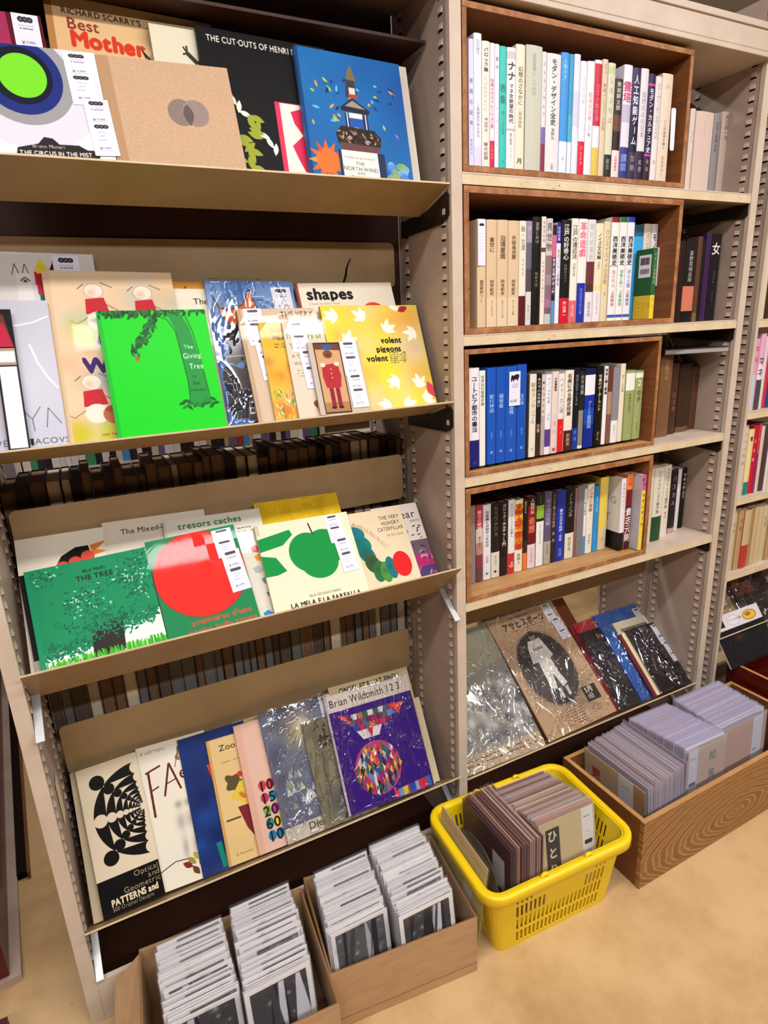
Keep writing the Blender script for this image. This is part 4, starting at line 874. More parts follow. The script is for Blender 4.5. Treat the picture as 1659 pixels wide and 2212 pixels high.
@cover
def c_cater(a):
    a.text(82, 8, 'THE VERY', 7, '4c3c30', anchor='c', st=.8); a.text(82, 15, 'HUNGRY', 7, '4c3c30', anchor='c', st=.8); a.text(80, 22, 'CATERPILLAR', 7, '4c3c30', anchor='c', st=.72); a.text(84, 31, 'by Eric Carle', 4.6, '6a5a48', anchor='c', st=.8)
    for x, y, rx, ry, c_, ro in ((30, 26, 14, 10, '147888', 10), (36, 38, 14, 10, '0c7c78', 40), (40, 52, 13, 9, '1c6c68', 60), (44, 64, 12, 9, '3c5424', 70), (50, 74, 8, 13, '286c3c', 10), (58, 76, 7, 13, '4c8c34', 0), (66, 72, 6.5, 14, '147078', -5)): a.ell(x, y, rx, ry, c_, rot=ro); a.soft(x - 2, y - 2, rx * .6, '0a3c3c', .35)
    a.ell(81, 70, 12, 16, 'dc1c1c')
    for i in range(46): t = i / 46; x, y = 20 + 46 * t, 14 + 36 * t * t; a.line([(x, y), (x + R.uniform(1, 5), y - 4)], 'a08c6c', .5)
@cover
def c_purple(a):
    a.text(92, 6, 'ear', 14, '3a3430', anchor='r'); a.text(97, 20, 'SMITH', 4.4, '6a6460', anchor='r')
    for i in range(12): a.leaf(R.uniform(46, 92), R.uniform(26, 44), 9, 2.6, R.uniform(0, 180), R.choice(['5a4050', '8a7888', '3a2c3c']))
    a.rect(0, 46, 100, 64, '6a5460'); a.rect(0, 64, 100, 80, 'b02468'); a.rect(0, 78, 100, 100, '4c3868')
    for i in range(50): a.leaf(R.uniform(20, 100), R.uniform(48, 98), 14, 4, R.uniform(-60, 60), R.choice(['8a5a78', '443060', 'c83878', '9a8c98', '386858', '6c3c78']))
    for k in range(5): a.leaf(76 + k * 3, 66, 12, 3, -80 + k * 40, 'e88a98')
@cover
def c_patterns(a):
    a.rect(0, 76, 100, 100, '0e0b0b'); k = a.W / a.H
    a.rect(0, 0, 100, 76, 'dccdb0'); cx, cy, r = 96, 38, 82; B, Wt = '100c0c', 'dccdb0'
    def pt(t, rr): u = math.radians(t); return (cx + rr * math.cos(u), cy + rr * k * .96 * math.sin(u))
    for i in range(9):
        for d_ in (135, 225):
            for ax in (d_ - 45, d_ + 45): a.poly([pt(d_ + (ax - d_) * q / 12, r) for q in range(13)] + [pt(ax, r * .75)], B)
        for t, c_ in ((180, Wt), (225, B), (135, B), (270, Wt), (90, Wt)):
            x_, y_ = pt(t, r * (.875 if c_ == Wt else 1.15)); a.ell(x_, y_, r * (.135 if c_ == Wt else .15), r * (.135 if c_ == Wt else .15), c_)
        r *= .75
    a.text(99, 76.5, 'Optical', 5.2, 'a89878', anchor='r'); a.text(99, 80.5, 'and', 5.2, 'a89878', anchor='r'); a.text(99, 84.6, 'Geometric', 5.2, 'a89878', anchor='r')
    a.text(16, 89, 'PATTERNS and', 6.2, 'e0d0a8', bold=3, st=.72); a.text(16, 94.4, '500 Original Designs', 3.8, 'a89878', st=.8)
@cover
def c_board(a): pass
@cover
def c_faeries(a):
    a.scrib(5, 4, 40, '9a8a70', .6, 2, 1.2); blob(a, 64, 12, 11, '8a7850', st=1.0); blob(a, 62, 13, 6, 'b89c6c'); a.line([(50, 20), (58, 8), (66, 4)], '5a3c28', 1)
    f = '5c241c'
    a.line([(12, 18), (13, 50)], f, 3.2); a.line([(8, 19), (30, 16)], f, 2.6); a.line([(12, 32), (24, 30)], f, 2); a.line([(30, 38), (42, 16), (54, 36)], f, 2.8); a.line([(34, 30), (50, 28)], f, 1.6); a.text(54, 18, 'eries', 13, f)
    for x, s_ in ((46, 1), (60, 1.05)):
        a.soft(x, 46, 6 * s_, 'a09890', .9, 6); a.soft(x, 58, 7, 'b0a8a0', .9, 13); a.soft(x + 1, 76, 5, 'aca49c', .8, 18)
    a.line([(2, 88), (30, 83), (50, 84)], '4a2018', 1.2)
    for x, y, c_ in ((52, 90, '9c8c48'), (60, 88, 'b0a050'), (46, 92, '7a2c20'), (66, 94, '8a6a38'), (56, 97, '6a3c28')): a.leaf(x, y - 4, 16, 8, R.uniform(20, 80), c_)
@cover
def c_blue(a):
    for i in range(60): a.soft(R.uniform(0, 100), R.uniform(0, 100), 14, R.choice(['16307c', '0c1c58', '1c4ca0', '1a2860']), .6)
    a.poly([(34, 24), (42, 24), (56, 34), (40, 42)], 'ec4438'); a.line([(56, 34), (66, 34)], 'a02c2c', 2.6)
    for y in range(16, 90, 9): a.rect(52, y, 72, y + 5, 'c8c4cc'); a.rect(50, y + 5, 74, y + 9, '1c1820')
    a.poly([(26, 80), (34, 80), (36, 90), (56, 92), (66, 86), (68, 92), (56, 99), (30, 98)], '0c8474')
@cover
def c_zoo(a):
    a.soft(50, 60, 60, 'e8c884', .5); a.rect(0, 0, 5, 100, 'c89c58'); a.text(20, 5, 'Zoo', 7, '33261c', st=1.1); a.scrib(20, 20, 60, '8a7040', .8)
    blob(a, 34, 38, 14, '5a4c28'); a.ell(48, 33, 5, 5, 'd83030'); a.ell(60, 36, 8, 9, '4c80b8'); a.poly([(24, 50), (46, 38), (62, 46), (50, 58)], 'e0c040'); a.ell(46, 50, 8, 4, 'c87838', rot=50)
    a.poly([(34, 58), (62, 58), (64, 80), (54, 84), (44, 76)], '7c1c28'); a.line([(10, 66), (36, 66)], '5a4a28', 3); a.poly([(56, 74), (66, 84), (66, 96), (56, 86)], '3878b8'); a.text(16, 92, 'D. Permond', 2.6, '6a5430')
@cover
def c_numbers(a):
    a.rect(0, 0, 10, 100, 'd8a890'); a.soft(50, 30, 50, 'e8c0a8', .4)
    for i, (t, cs) in enumerate((('10', ['d03848', 'd03848']), ('15', ['c02c50', '2088a8']), ('20', ['78a040', 'c02c90']), ('60', ['208868', 'e8c828']), ('100', ['1878a8', '1878a8', 'c82c58']))):
        y = 46 + i * 9.6
        for j, q in enumerate(t): a.ell(24 + j * 12, y + 5, 6, 7, cs[j]); a.text(18 + j * 12, y, q, 11, '201820', bold=1)
@cover
def c_verlag(a):
    for i in range(70): a.soft(R.uniform(0, 100), R.uniform(0, 60), 12, R.choice(['6a6e84', '5a6078', '8a8c98', '4a4e60']), .5)
    a.soft(52, 22, 26, 'c8b888', .9); a.soft(58, 18, 12, 'f0e8c8', .8)
    for i in range(60): a.poly([(x := R.uniform(10, 92), y := R.uniform(52, 88)), (x + 4, y - 6), (x + 8, y)], R.choice(['a8b8c4', 'c8d0d8', '7888a0', 'd8d4c8', '98a088']))
    a.rect(0, 89, 100, 100, 'd8ccb8'); a.text(34, 89, 'Die verla', 8, '3a342c')
@cover
def c_leafy(a):
    for i in range(90): a.leaf(R.uniform(20, 100), R.gauss(16, 10), 8, 3.4, R.uniform(0, 180), R.choice(['3c3424', '54482c', '2a261c']))
    for i in range(70): a.leaf(R.uniform(40, 100), R.gauss(82, 7), 8, 3, R.uniform(0, 180), R.choice(['343024', '4c4c30', '22201a']))
    a.soft(40, 80, 30, '4a4a58', .7); a.scrib(50, 36, 62, '7a7060', .8, 10, 2.6)
@cover
def c_yellowback(a): pass
@cover
def c_owl(a):
    a.rect(0, 0, 100, 15, 'e0d2c6'); a.text(5, 3, 'Brian Wildsmith 1 2 3', 9.4, '2c2428', st=.80); a.rect(0, 0, 2.5, 100, 'c8b8c0')
    pal = ['d82c54', '2a4ca8', '201a24', 'e8e0e0', '286c50', 'e86a40', '6a8cc8', 'a02860', 'e8c83c', '58687c', '742058']
    def patch(inside, y0, y1, x0, x1, sx, sy):
        y = y0; r_ = 0
        while y < y1:
            x = x0 + (sx / 2 if r_ % 2 else 0)
            while x < x1:
                if inside(x, y): c_ = R.choice(pal); a.poly([(x, y - sy), (x + sx / 2, y), (x, y + sy)], c_); a.poly([(x, y - sy), (x - sx / 2, y), (x, y + sy)], R.choice(pal))
                x += sx
            y += sy; r_ += 1
    a.ell(43, 70, 26, 27, 'b84878'); patch(lambda x, y: ((x - 43) / 25) ** 2 + ((y - 70) / 20) ** 2 < 1, 50, 92, 16, 70, 6.4, 3.6)
    for i in range(9):
        for j in range(3):
            x = 19 + i * 6.4 + j * 3; y = 21 + j * 5; 
            if x + 6.4 < 78 - j * 3: a.poly([(x, y), (x + 6.4, y), (x + 6.4 - (1.6 if i > 5 else 0), y + 5), (x + (1.6 if i < 3 else 0), y + 5)], R.choice(pal))
    a.poly([(10, 18), (20, 21), (24, 30)], 'e84c3c'); a.poly([(80, 31), (72, 22), (88, 22)], 'e84c3c')
    a.poly([(28, 36), (58, 36), (52, 44), (34, 44)], 'e8e0e0'); a.poly([(40, 36), (47, 36), (44, 45)], 'd02c48')
    x = 54
    for c_, w_ in (('e04060', 6), ('7898d0', 6), ('e8d038', 7), ('c03848', 3), ('2850a8', 8), ('a0a8c0', 5), ('d83050', 11), ('3868b8', 5)): a.poly([(x, 93 - (x - 54) * .06), (x + w_, 92.6 - (x - 54) * .06), (x + w_, 99), (x, 99)], c_); x += w_ - 1
@cover
def c_onkel(a): a.text(12, 2, 'ONKEL EDE HAT EINEN', 6, '1a1814', bold=1, st=.85)
@cover
def c_boardright(a): pass
def photo(a, x0, y0, x1, y1, c0='2a2826', n=60, pal=('8a8680', '5a5652', 'c8c4bc', '3a3836', '1e1c1a')):
    a.rect(x0, y0, x1, y1, c0)
    for i in range(n): a.soft(R.uniform(x0 + 3, x1 - 3), R.uniform(y0 + 2, y1 - 2), R.uniform(1.5, 6), R.choice(pal), .6)
@cover
def c_crowd(a):
    for i in range(24): a.soft(R.uniform(0, 100), R.uniform(0, 30), 14, 'a09c80', .2)
    a.text(4, 3, 'アサヒグラフ', 9, '8a3c2c', bold=1, st=.8); a.text(4, 12.5, '昭和12年12月1日発行', 3.6, '2c2822', bold=1, st=.9)
    a.poly([(0, 42), (100, 30), (100, 100), (0, 100)], '98958c')
    for i in range(150): a.soft(R.uniform(0, 100), R.uniform(44, 86), R.uniform(2, 6), R.choice(['3a3c44', 'd8d4cc', '5a5e6c', 'a09a90', '2a2a2c', 'c8c4c0', '8a847c']), .7, R.uniform(2, 8))
    a.rect(0, 89, 100, 100, 'c4ac90'); a.scrib(6, 92, 94, '5a5048', 1, 2, 3)
@cover
def c_asahi(a):
    a.soft(50, 50, 80, 'c09c78', .4); a.text(16, 6, 'アサヒスポーツ', 7.4, '33251c', bold=2, st=.85); a.scrib(18, 14, 72, '5a4434', .7, 1); a.scrib(30, 3, 60, '6a4c38', 1.3)
    a.ell(46, 50, 37, 46, '9a7c60'); a.ell(46, 50, 35, 44, '3a3532')
    k = a.W / a.H
    a.soft(46, 30, 26, '242120', .7, 14); a.soft(30, 62, 24, '6a645c', .5); a.soft(60, 70, 24, '4a4642', .6); a.line([(18, 58), (70, 46)], '8a847a', .8)
    a.poly([(38, 26), (56, 26), (62, 42), (56, 44), (56, 54), (60, 66), (52, 68), (48, 56), (44, 68), (36, 66), (38, 44), (30, 44), (34, 32)], 'ddd8cc')
    a.ell(47, 23, 4.4, 5.4, '8a8074'); a.ell(47, 20.5, 4.4, 3, '1e1a18'); a.text(39, 32, 'WASEDA', 3.2, '2a2624', bold=1, st=.75); a.rect(44, 68, 48, 76, 'c8c4b8'); a.rect(54, 68, 58, 75, 'c8c4b8'); a.ell(46, 78, 4, 2, '2a2624')
    a.rect(72, 74, 92, 86, '2c2826'); a.text(75, 74.4, '5月', 5.4, 'e8e0cc', bold=1); a.text(75, 80, '1日', 4.6, 'e8e0cc', bold=1)
    for yy in range(84, 98, 2): a.scrib(34, yy, 62, '6a5440', .8)
    a.rect(88, 18, 97, 32, 'a8886c'); a.rect(89, 18.6, 96, 31.4, 'c8a888'); a.vtext('二月廿日號', 19, 31, '5a3c2c', .05, 92)
@cover
def c_brownback(a): pass
@cover
def c_tanback(a): pass
@cover
def c_redmag(a):
    a.rect(0, 0, 100, 11, 'b42430'); a.text(48, 2, 'ART VIVANT', 7, 'e8d8d4', bold=1); a.text(34, 16, 'Framed', 8, 'd8a088', bold=1, st=.7); a.text(44, 27, 'bau', 8, 'd8a088', bold=1, st=.7)
    a.line([(10, 44), (100, 38)], '5a5450', .5); a.soft(40, 60, 30, '4a4448', .5); a.poly([(60, 86), (90, 84), (90, 100), (60, 100)], 'd85c3c')
@cover
def c_redmagb(a): a.rect(0, 0, 100, 11, 'b42430')
@cover
def c_bluemag(a):
    for i in range(30): a.soft(R.uniform(0, 100), R.uniform(0, 60), 16, R.choice(['2c68b8', '1c4c9c', '4088c8']), .5)
    a.soft(60, 50, 30, '1c3c90', .6)
@cover
def c_blueback(a): a.rect(90, 0, 100, 100, 'd8d8dc')
@cover
def c_creammag(a): a.rect(10, 10, 80, 24, '7a7264'); a.rect(32, 22, 90, 28, 'd8c4a0')
@cover
def c_darkred(a): pass
@cover
def c_creamb(a): pass
@cover
def c_blackmag(a): a.soft(60, 30, 60, '22182a', .6)
# ------------------------------------------------------------------ picture books leaning on the display shelves
def slip_mesh(w, l, k):
    b = MB(); b.box(0, w, -.0006, 0, -l, 0, WHITE, front=SLIPS[k]); return b.mesh('price_slip')
def film_mesh(w, h, t, crease=.0022, mat=None, seed=1):
    """loose clear bag: creased front sheet plus flat sides"""
    rr = random.Random(seed); fine = crease > .001; nx, nz = (int(w / .0034), int(h / .0055)) if fine else (4, 6); b = MB(); m = mat or FILM
    g = {}; LN = []
    for q in range(int(5 + w * h * 130) if fine else 0):     # long pinched creases in the loose film
        an = rr.gauss(1.35, .5); LN.append((rr.uniform(0, w), rr.uniform(0, h), math.cos(an), math.sin(an), rr.uniform(.03, .13), rr.uniform(.004, .010), rr.uniform(.7, 1.7) * crease, rr.uniform(-6, 6)))
    for i in range(nx + 1):
        for j in range(nz + 1):
            x, z = -.003 + (w + .006) * i / nx, -.001 + (h + .006) * j / nz
            e = 0 if i in (0, nx) or j in (0, nz) else 1
            f = .0006 * (1 + math.sin(x * 31 + z * 17 + seed)) if fine else 0
            for (cx, cz, ux, uz, ln_, sg, am, cv) in LN:
                dx, dz = x - cx, z - cz; al = dx * ux + dz * uz; ac = -dx * uz + dz * ux + cv * al * al
                if abs(al) < 2.2 * ln_ and abs(ac) < 4 * sg: f += am * math.exp(-(ac / sg) ** 2 - (al / ln_) ** 2)
            g[i, j] = (x, -.0012 - e * f, z)
    for i in range(nx):
        for j in range(nz): b.quad([g[i, j], g[i + 1, j], g[i + 1, j + 1], g[i, j + 1]], m)
    b.quad([(-.003, -.0012, 0), (-.003, t, 0), (-.003, t, h + .005), (-.003, -.0012, h + .005)], m)
    me = b.mesh('plastic_sleeve')
    bm = bmesh.new(); bm.from_mesh(me); bmesh.ops.remove_doubles(bm, verts=bm.verts, dist=1e-5); bm.to_mesh(me); bm.free()
    me.polygons.foreach_set('use_smooth', [True] * len(me.polygons)); return me
# id: (background, spine/board colour, rough, label, sleeve, slips [(u, drop, width, length, kind, angle)], thickness override)
INFO = {
 'circus': ('f0eeee', 'e4e0dc', .4, 'white picture book with nested rings around a lime green disc', None, [(.143, .003, .038, .078, 0, .02), (.158, .072, .036, .085, 0, .03)]),
 'beige': ('caa888', 'b08c68', .8, 'plain linen-textured tan book with two overlapping grey discs', None, []),
 'north': ('2068a8', '3470a8', .4, 'deep blue picture book with a bell tower and orange sunburst', None, []),
 'northback': ('ded4c4', 'cfc4b0', .6, 'pale board edge showing behind the blue bell-tower book', None, []),
 'cutouts': ('0e0b0e', '0a080a', .35, 'black art book with olive leaf shapes and a pink panel', None, []),
 'frog': ('e4dcc0', 'cfc0a0', .45, 'cream picture book showing a dark frog leg, behind the linen book', None, []),
 'mother': ('dfb684', '9c6a40', .5, 'large orange-lettered nursery rhyme book at the back of the top row', None, []),
 'redbook': ('a8305c', '701838', .5, 'magenta and maroon book cut off at the upper left corner', None, [(.078, .0, .036, .12, 0, -.03)]),
 'crayon': ('dcd6d2', 'c8c0bc', .5, 'grey-white picture book with block crayons on its top edge', None, [(.125, .004, .042, .13, 0, 0)]),
 'kveta': ('c6c6d2', 'b8b8c4', .35, 'large silver-grey picture book with thin scrawled white arcs', None, []),
 'pencil': ('1e161c', '1e161c', .4, 'tall narrow booklet with red pencil tip and white panel', None, []),
 'rabbit': ('e8cca8', 'd8b088', .35, 'tall peach picture book with pastel figures and purple lettering', 'soft', []),
 'orange': ('dc9840', 'c07c30', .4, 'orange autumn-tree picture book peeking above the green one', 'soft', []),
 'thebook': ('ece0c8', 'd8ccb0', .4, 'cream picture book with a plain black title beside the blue one', 'soft', []),
 'giving': ('0fd018', '10b028', .18, 'bright green picture book with a dark green bending tree', None, []),
 'dietom': ('4878bc', '3c5c94', .3, 'blue film-wrapped picture book with an orange axe blade', 'film1', [(.128, .014, .04, .11, 0, .03)]),
 'shapes': ('e8dcc4', 'd0c0a0', .45, 'cream picture book with a bold black one-word title', None, []),
 'hungry': ('d4bca0', 'c0a080', .35, 'tan film-wrapped book with green leaf ovals and price slips', 'soft', [(.012, .0, .036, .075, 2, .02), (.022, .062, .036, .085, 2, .05)]),
 'lion': ('e0b840', 'd0a838', .35, 'narrow golden meadow picture book in film', 'soft', []),
 'history': ('e0d0b8', 'd0c0a8', .35, 'beige picture book with pale green title half under a slip', 'soft', [(.012, .0, .034, .062, 0, .02), (.024, .058, .034, .08, 0, .04)]),
 'cracker': ('c8b4a0', 'b8a48c', .35, 'small book with a framed red-coated figure and price slips', 'soft', [(.068, .0, .036, .072, 0, .01), (.07, .07, .035, .07, 0, .02)]),
 'pigeon': ('e8cc48', 'c8a838', .4, 'yellow watercolour picture book with scattered white birds', None, []),
 'bird': ('e6dcc8', 'd0c4ac', .45, 'cream picture book with black shape and three red circles', None, []),
 'mixed': ('ddd0bc', 'ccc0a8', .45, 'putty-coloured picture book with a plain serif heading', None, []),
 'tresor': ('dcd6c4', 'c8c4b4', .35, 'grey-white picture book with green lower-case heading', 'soft', []),
 'yellow': ('dcb418', 'c89c18', .5, 'mustard yellow picture book behind the green apple one', None, []),
 'tree': ('0f8a58', '0c8c5c', .3, 'deep green picture book with a leafy tree over grass', None, []),
 'darkbook': ('1c181a', '141214', .4, 'black book behind the leafy green tree one', None, []),
 'disc': ('14844c', '107c48', .35, 'green picture book with a huge red disc', 'soft', [(.131, .006, .04, .062, 0, .02), (.137, .056, .039, .09, 0, .04)]),
 'apple': ('eae4c4', 'dcc8a0', .45, 'cream picture book with a large green apple', None, [(.158, .003, .036, .066, 0, .03), (.166, .06, .036, .08, 0, .05)]),
 'cater': ('e4d0ac', 'd4c09c', .4, 'cream picture book with teal ovals and a red oval', None, []),
 'purple': ('dccfc4', 'c0b0a4', .4, 'picture book of mauve meadow and flying birds by the upright', None, []),
 'patterns': ('dccdb0', 'c8b890', .3, 'black and cream pattern book of shrinking circles', None, []),
 'board': ('c4b494', 'b4a484', .6, 'yellowed thin book edge behind the circle-pattern one', None, []),
 'faeries': ('e8e0cc', 'b09878', .4, 'ivory picture book with dark red calligraphic title and grey figures', None, []),
 'blue': ('18306c', '101c44', .2, 'glossy navy picture book with a red triangle', 'soft', []),
 'zoo': ('dcbc80', 'c89c58', .35, 'honey-coloured picture book with a fruit-like figure', 'soft', []),
 'numbers': ('dcb4a0', 'd0a48c', .35, 'salmon picture book with coloured outlined numbers', 'soft', []),
 'verlag': ('6c7084', '585c70', .3, 'grey-blue moonlit village picture book in crinkled film', 'film', [(.152, .004, .03, .07, 3, 0)]),
 'leafy': ('8c8468', '6c6450', .3, 'small brown foliage picture book in crinkled film', 'film', []),
 'yellowback': ('dcc08c', 'ccb080', .5, 'straw-yellow thin book rising behind the salmon one', None, []),
 'owl': ('38107c', '401c80', .2, 'violet picture book with a patchwork disc in clear film', 'film1', []),
 'onkel': ('d8c494', 'c8b080', .5, 'tan picture book with black heading behind the violet one', None, []),
 'boardright': ('d4c4a0', 'c4b490', .5, 'plain straw board leaning rightmost on the lowest display shelf', None, []),
 'crowd': ('a8a48c', '6a3c20', .35, 'old magazine with a crowd photograph in crinkled film', 'film', []),
 'asahi': ('c4a07c', 'b08c68', .35, 'large tan sports magazine with an oval portrait in film', 'film', [(.218, .004, .036, .062, 3, 0), (.226, .058, .036, .075, 3, .02)]),
 'brownback': ('5c3018', '4c2814', .5, 'dark brown board behind the tan sports magazine', None, []),
 'tanback': ('b89468', 'a88458', .7, 'kraft board between the sports magazine and the blue ones', None, []),
 'redmag': ('201c20', 'b42430', .3, 'black magazine with red header in crinkled film', 'film', []),
 'redmagb': ('8a2430', 'b42430', .3, 'red-edged magazine directly behind the black one', 'film', []),
 'bluemag': ('2458a8', '1c4c9c', .3, 'royal blue magazine in crinkled film', 'film', [(.165, .012, .035, .09, 3, 0)]),
 'blueback': ('2c60b0', 'c8ccd8', .3, 'second blue magazine tucked behind the royal blue one', 'film', []),
 'creammag': ('e0d4b4', 'd8cca8', .35, 'cream-framed exhibition catalogue with grey window', 'soft', [(.135, .004, .034, .06, 3, 0)]),
 'darkred': ('6c1820', '5c1018', .3, 'dark red booklet between the cream and black catalogues', 'soft', []),
 'creamb': ('dcc8a4', 'd0bc98', .4, 'slim buff booklet just behind the black catalogue', 'soft', []),
 'blackmag': ('100c12', '0c0a0c', .15, 'black catalogue with a long price slip in shiny film', 'film', [(.108, .008, .032, .07, 3, 0), (.113, .072, .032, .07, 3, .02)]),
}
DISPLAY['crowd'] = ('R5', .009, .0376, .1883, .285, .392, -.012, .006, 49)
def display_book(k):
    shf, x, y, z, w, h, rot, th, tl = DISPLAY[k]; bg, sp, rough, label, sleeve, slips = INFO[k]
    M = Matrix.Translation((x, y, z)) @ Matrix.Rotation(-math.radians(tl), 4, 'X') @ Matrix.Rotation(-rot, 4, 'Y')
    r = tag(empty('book', M=M), label, 'book')
    a = Art(w, h, bg); C[k](a); a.noise(.008)
    fm = a.mat('cover_' + k, rough + .15, .12)
    bt = .0016; sm = solid(sp, rough + .1)
    b = MB(); b.box(0, w, 0, bt, 0, h, sm, front=fm); b.box(0, w, th - bt, th, 0, h, sm); b.box(0, bt, bt, th - bt, 0, h, sm)
    b.obj('cover', r)
    b = MB(); b.box(bt, w - .003, bt, th - bt, .003, h - .003, PAGES if bg[0] in 'cdabef' else PAGES_WHITE); b.obj('page_block', r)
    zoff = -.0002
    for i, (u, dr, sw, sl, kd, an) in enumerate(slips):
        o = new_obj('price_slip', slip_mesh(sw, sl, kd), r, (u, zoff - .0007 * i, h - dr)); o.rotation_euler = (0, -an, 0)
    if sleeve:
        m = {'film': FILM, 'film1': FILM, 'soft': FILM_SOFT}[sleeve]
        o = new_obj('plastic_sleeve', film_mesh(w, h, th, {'film': .0034 if shf == 'R5' else .0026, 'film1': .0011, 'soft': .0004}[sleeve], m, hash(k) % 97 if False else sum(map(ord, k))), r)
        if slips: o.location.y = -.0018
    return r
for k in DISPLAY: display_book(k)

# ------------------------------------------------------------------ upright books, each with its printed spine
def spine_book(x, y, z, w, h, dep, bands, texts, label, group=None, pages=PAGES_BROWN, left=None, lean=0, page_in=.002, hard=True):
    a = Art(w, h, 'ffffff', 1700)
    bs = []
    for q in bands.split(';'):
        p_ = q.split(':'); bs.append((0.0, p_[0]) if len(p_) == 1 else (float(p_[0]), p_[1]))
    for i, (v, c_) in enumerate(bs): a.rect(0, v, 100, bs[i + 1][0] if i + 1 < len(bs) else 100, c_)
    for q in [t for t in texts.split(';') if t]:
        s_, v0, v1, c_, rel = q.split(','); a.vtext(s_, float(v0), float(v1), c_, float(rel) * 1.1, bold=1 if float(rel) > .58 else 0)
    a.noise(.01)
    fm = a.mat('spine_print', .4, .35); side = solid(bs[-1][1] if left is None and len(bs) == 1 else bs[0][1], .5)
    M = Matrix.Translation((x, y, z)) @ Matrix.Rotation(lean, 4, 'Y')
    r = tag(empty('book', M=M), label, 'book', group)
    b = MB(); n = 4; bt = min(.0012, w * .15); bulge = min(.0022, w * .12)
    pr = [(w * i / n, -bulge * math.sin(PI * i / n) if hard else 0) for i in range(n + 1)]
    for i in range(n):
        (xa, ya), (xb, yb) = pr[i], pr[i + 1]
        b.quad([(xa, ya, 0), (xb, yb, 0), (xb, yb, h), (xa, ya, h)], fm, [(i / n, 0), ((i + 1) / n, 0), ((i + 1) / n, 1), (i / n, 1)])
        b.quad([(xa, ya, h), (xb, yb, h), (xb, .0015, h), (xa, .0015, h)], side); b.quad([(xa, ya, 0), (xa, .0015, 0), (xb, .0015, 0), (xb, yb, 0)], side)
    if left is None: b.box(0, bt, 0, dep, 0, h, side)
    else:
        b.box(0, bt, 0, dep, 0, h, side); b.quad([(-.0001, dep, 0), (-.0001, 0, 0), (-.0001, 0, h), (-.0001, dep, h)], left, [(0, 0), (1, 0), (1, 1), (0, 1)])
    b.box(w - bt, w, 0, dep, 0, h, side)
    me = b.mesh('cover'); new_obj('cover', me, r)
    b = MB(); b.box(bt, w - bt, .0015, dep - .001, page_in, h - page_in, pages); b.obj('page_block', r)
    return r
ORD = ['first', 'second', 'third', 'fourth', 'fifth', 'sixth', 'seventh', 'eighth', 'ninth', 'tenth', 'eleventh', 'twelfth', 'thirteenth', 'fourteenth', 'fifteenth', 'sixteenth', 'seventeenth', 'eighteenth', 'nineteenth', 'twentieth', 'twenty-first', 'twenty-second', 'twenty-third', 'twenty-fourth', 'twenty-fifth', 'twenty-sixth']
PG = [PAGES, PAGES, PAGES_BROWN, PAGES_BROWN, PAGES, PAGES_BROWN, PAGES_BROWN, PAGES]
NEARBOX = ['in the topmost wooden box', 'in the second wooden box down', 'in the third wooden box down', 'in the lowest wooden box']
BOOKS = {}
for ri, (row, zb, dep, L) in enumerate(SPINES):
    for i, (x, w, h, y, desc, bands, texts) in enumerate(L):
        where = NEARBOX[ri] if ri < 4 else 'on the ' + row
        nxt = L[i + 1][0] if i + 1 < len(L) else 9
        w = min(w, nxt - x - .0004)
        lab = '%s, %s from left %s' % (desc, ORD[i], where)
        if len(lab.split()) > 16: lab = '%s, %s %s' % (desc, ORD[i], where)
        BOOKS[ri, i] = spine_book(x, y, zb + .0003, w, h, dep, bands, texts, lab, pages=PG[ri])
def put_slip(book, u, v, w, l, art, y=-.003):
    b = MB(); b.box(0, w, -.0005, 0, -l, 0, WHITE, front=art); o = b.obj('price_slip', book, (u, y, v)); return o
a = Art(.018, .09, 'e6e6f4', 2500)
for k_ in (-17, 0, 17): a.ell(50 + k_, 12, 14, 14, '1a1620')
a.scrib(24, 30, 76, 'a0a0b8', .8, 6, 7); SL2 = a.mat('price_slip_print', .5)
put_slip(BOOKS[1, 0], .0, BOOKS[1, 0].children[0].dimensions.z, .0185, .088, SL2)
a = Art(.034, .078, 'e8e8f4', 2500); a.poly([(14, 20), (20, 10), (40, 12), (60, 9), (78, 8), (90, 12), (86, 20), (80, 21), (78, 28), (68, 28), (68, 23), (44, 24), (44, 29), (34, 29), (32, 24), (26, 24), (24, 29), (14, 28)], '1c1a22')
a.scrib(20, 36, 84, '44424e', 1.4, 3, 4.5); a.scrib(30, 60, 60, 'a0a0b0', 1); a.text(10, 80, '¥22,000', 11, '2a2a34', bold=0, st=.7)
put_slip(BOOKS[2, 5], .006, .203, .031, .076, a.mat('price_slip_print', .5), -.0035)
# three books behind a pulled-forward one, second box
gl = Art(.05, .16, '2c6034', 1700); gl.rect(0, 66, 100, 100, 'ecc838'); gl.rect(20, 8, 92, 40, 'f0eef0')
for i in range(26): gl.rect(28 + i * 2.1, 12, 29.2 + i * 2.1 + R.uniform(0, .8), 22, '2a2830'); gl.rect(28 + i * 2.1, 28, 29 + i * 2.1 + R.uniform(0, .8), 35, '6a5060')
gl.text(20, 76, 'こころ!', 9, 'b89420')
spine_book(.541, .0, 1.3435, .0145, .16, .05, '2c6034;66:ecc838', 'イメージの世界史,6,50,c8d0a0,.5;再考,70,90,b09020,.4', 'dark green book with yellow band pulled forward in second wooden box', left=gl.mat('cover_print', .4), pages=PAGES_WHITE)
spine_book(.531, .056, 1.3435, .036, .219, .085, '28627c;12:3ca8e0', 'の日,30,50,e0f0f8,.3', 'sky-blue book standing behind the pulled-forward green one', pages=PAGES)
spine_book(.568, .056, 1.3435, .0265, .222, .085, 'dcd2bc', 'そして時の日,10,50,8a8068,.4', 'cream book between sky-blue and white ones, second wooden box', pages=PAGES)
spine_book(.5955, .056, 1.3435, .02, .222, .085, 'e8e2e4', 'モノと,10,36,4a4650,.7', 'white book standing rightmost in the second wooden box', pages=PAGES)
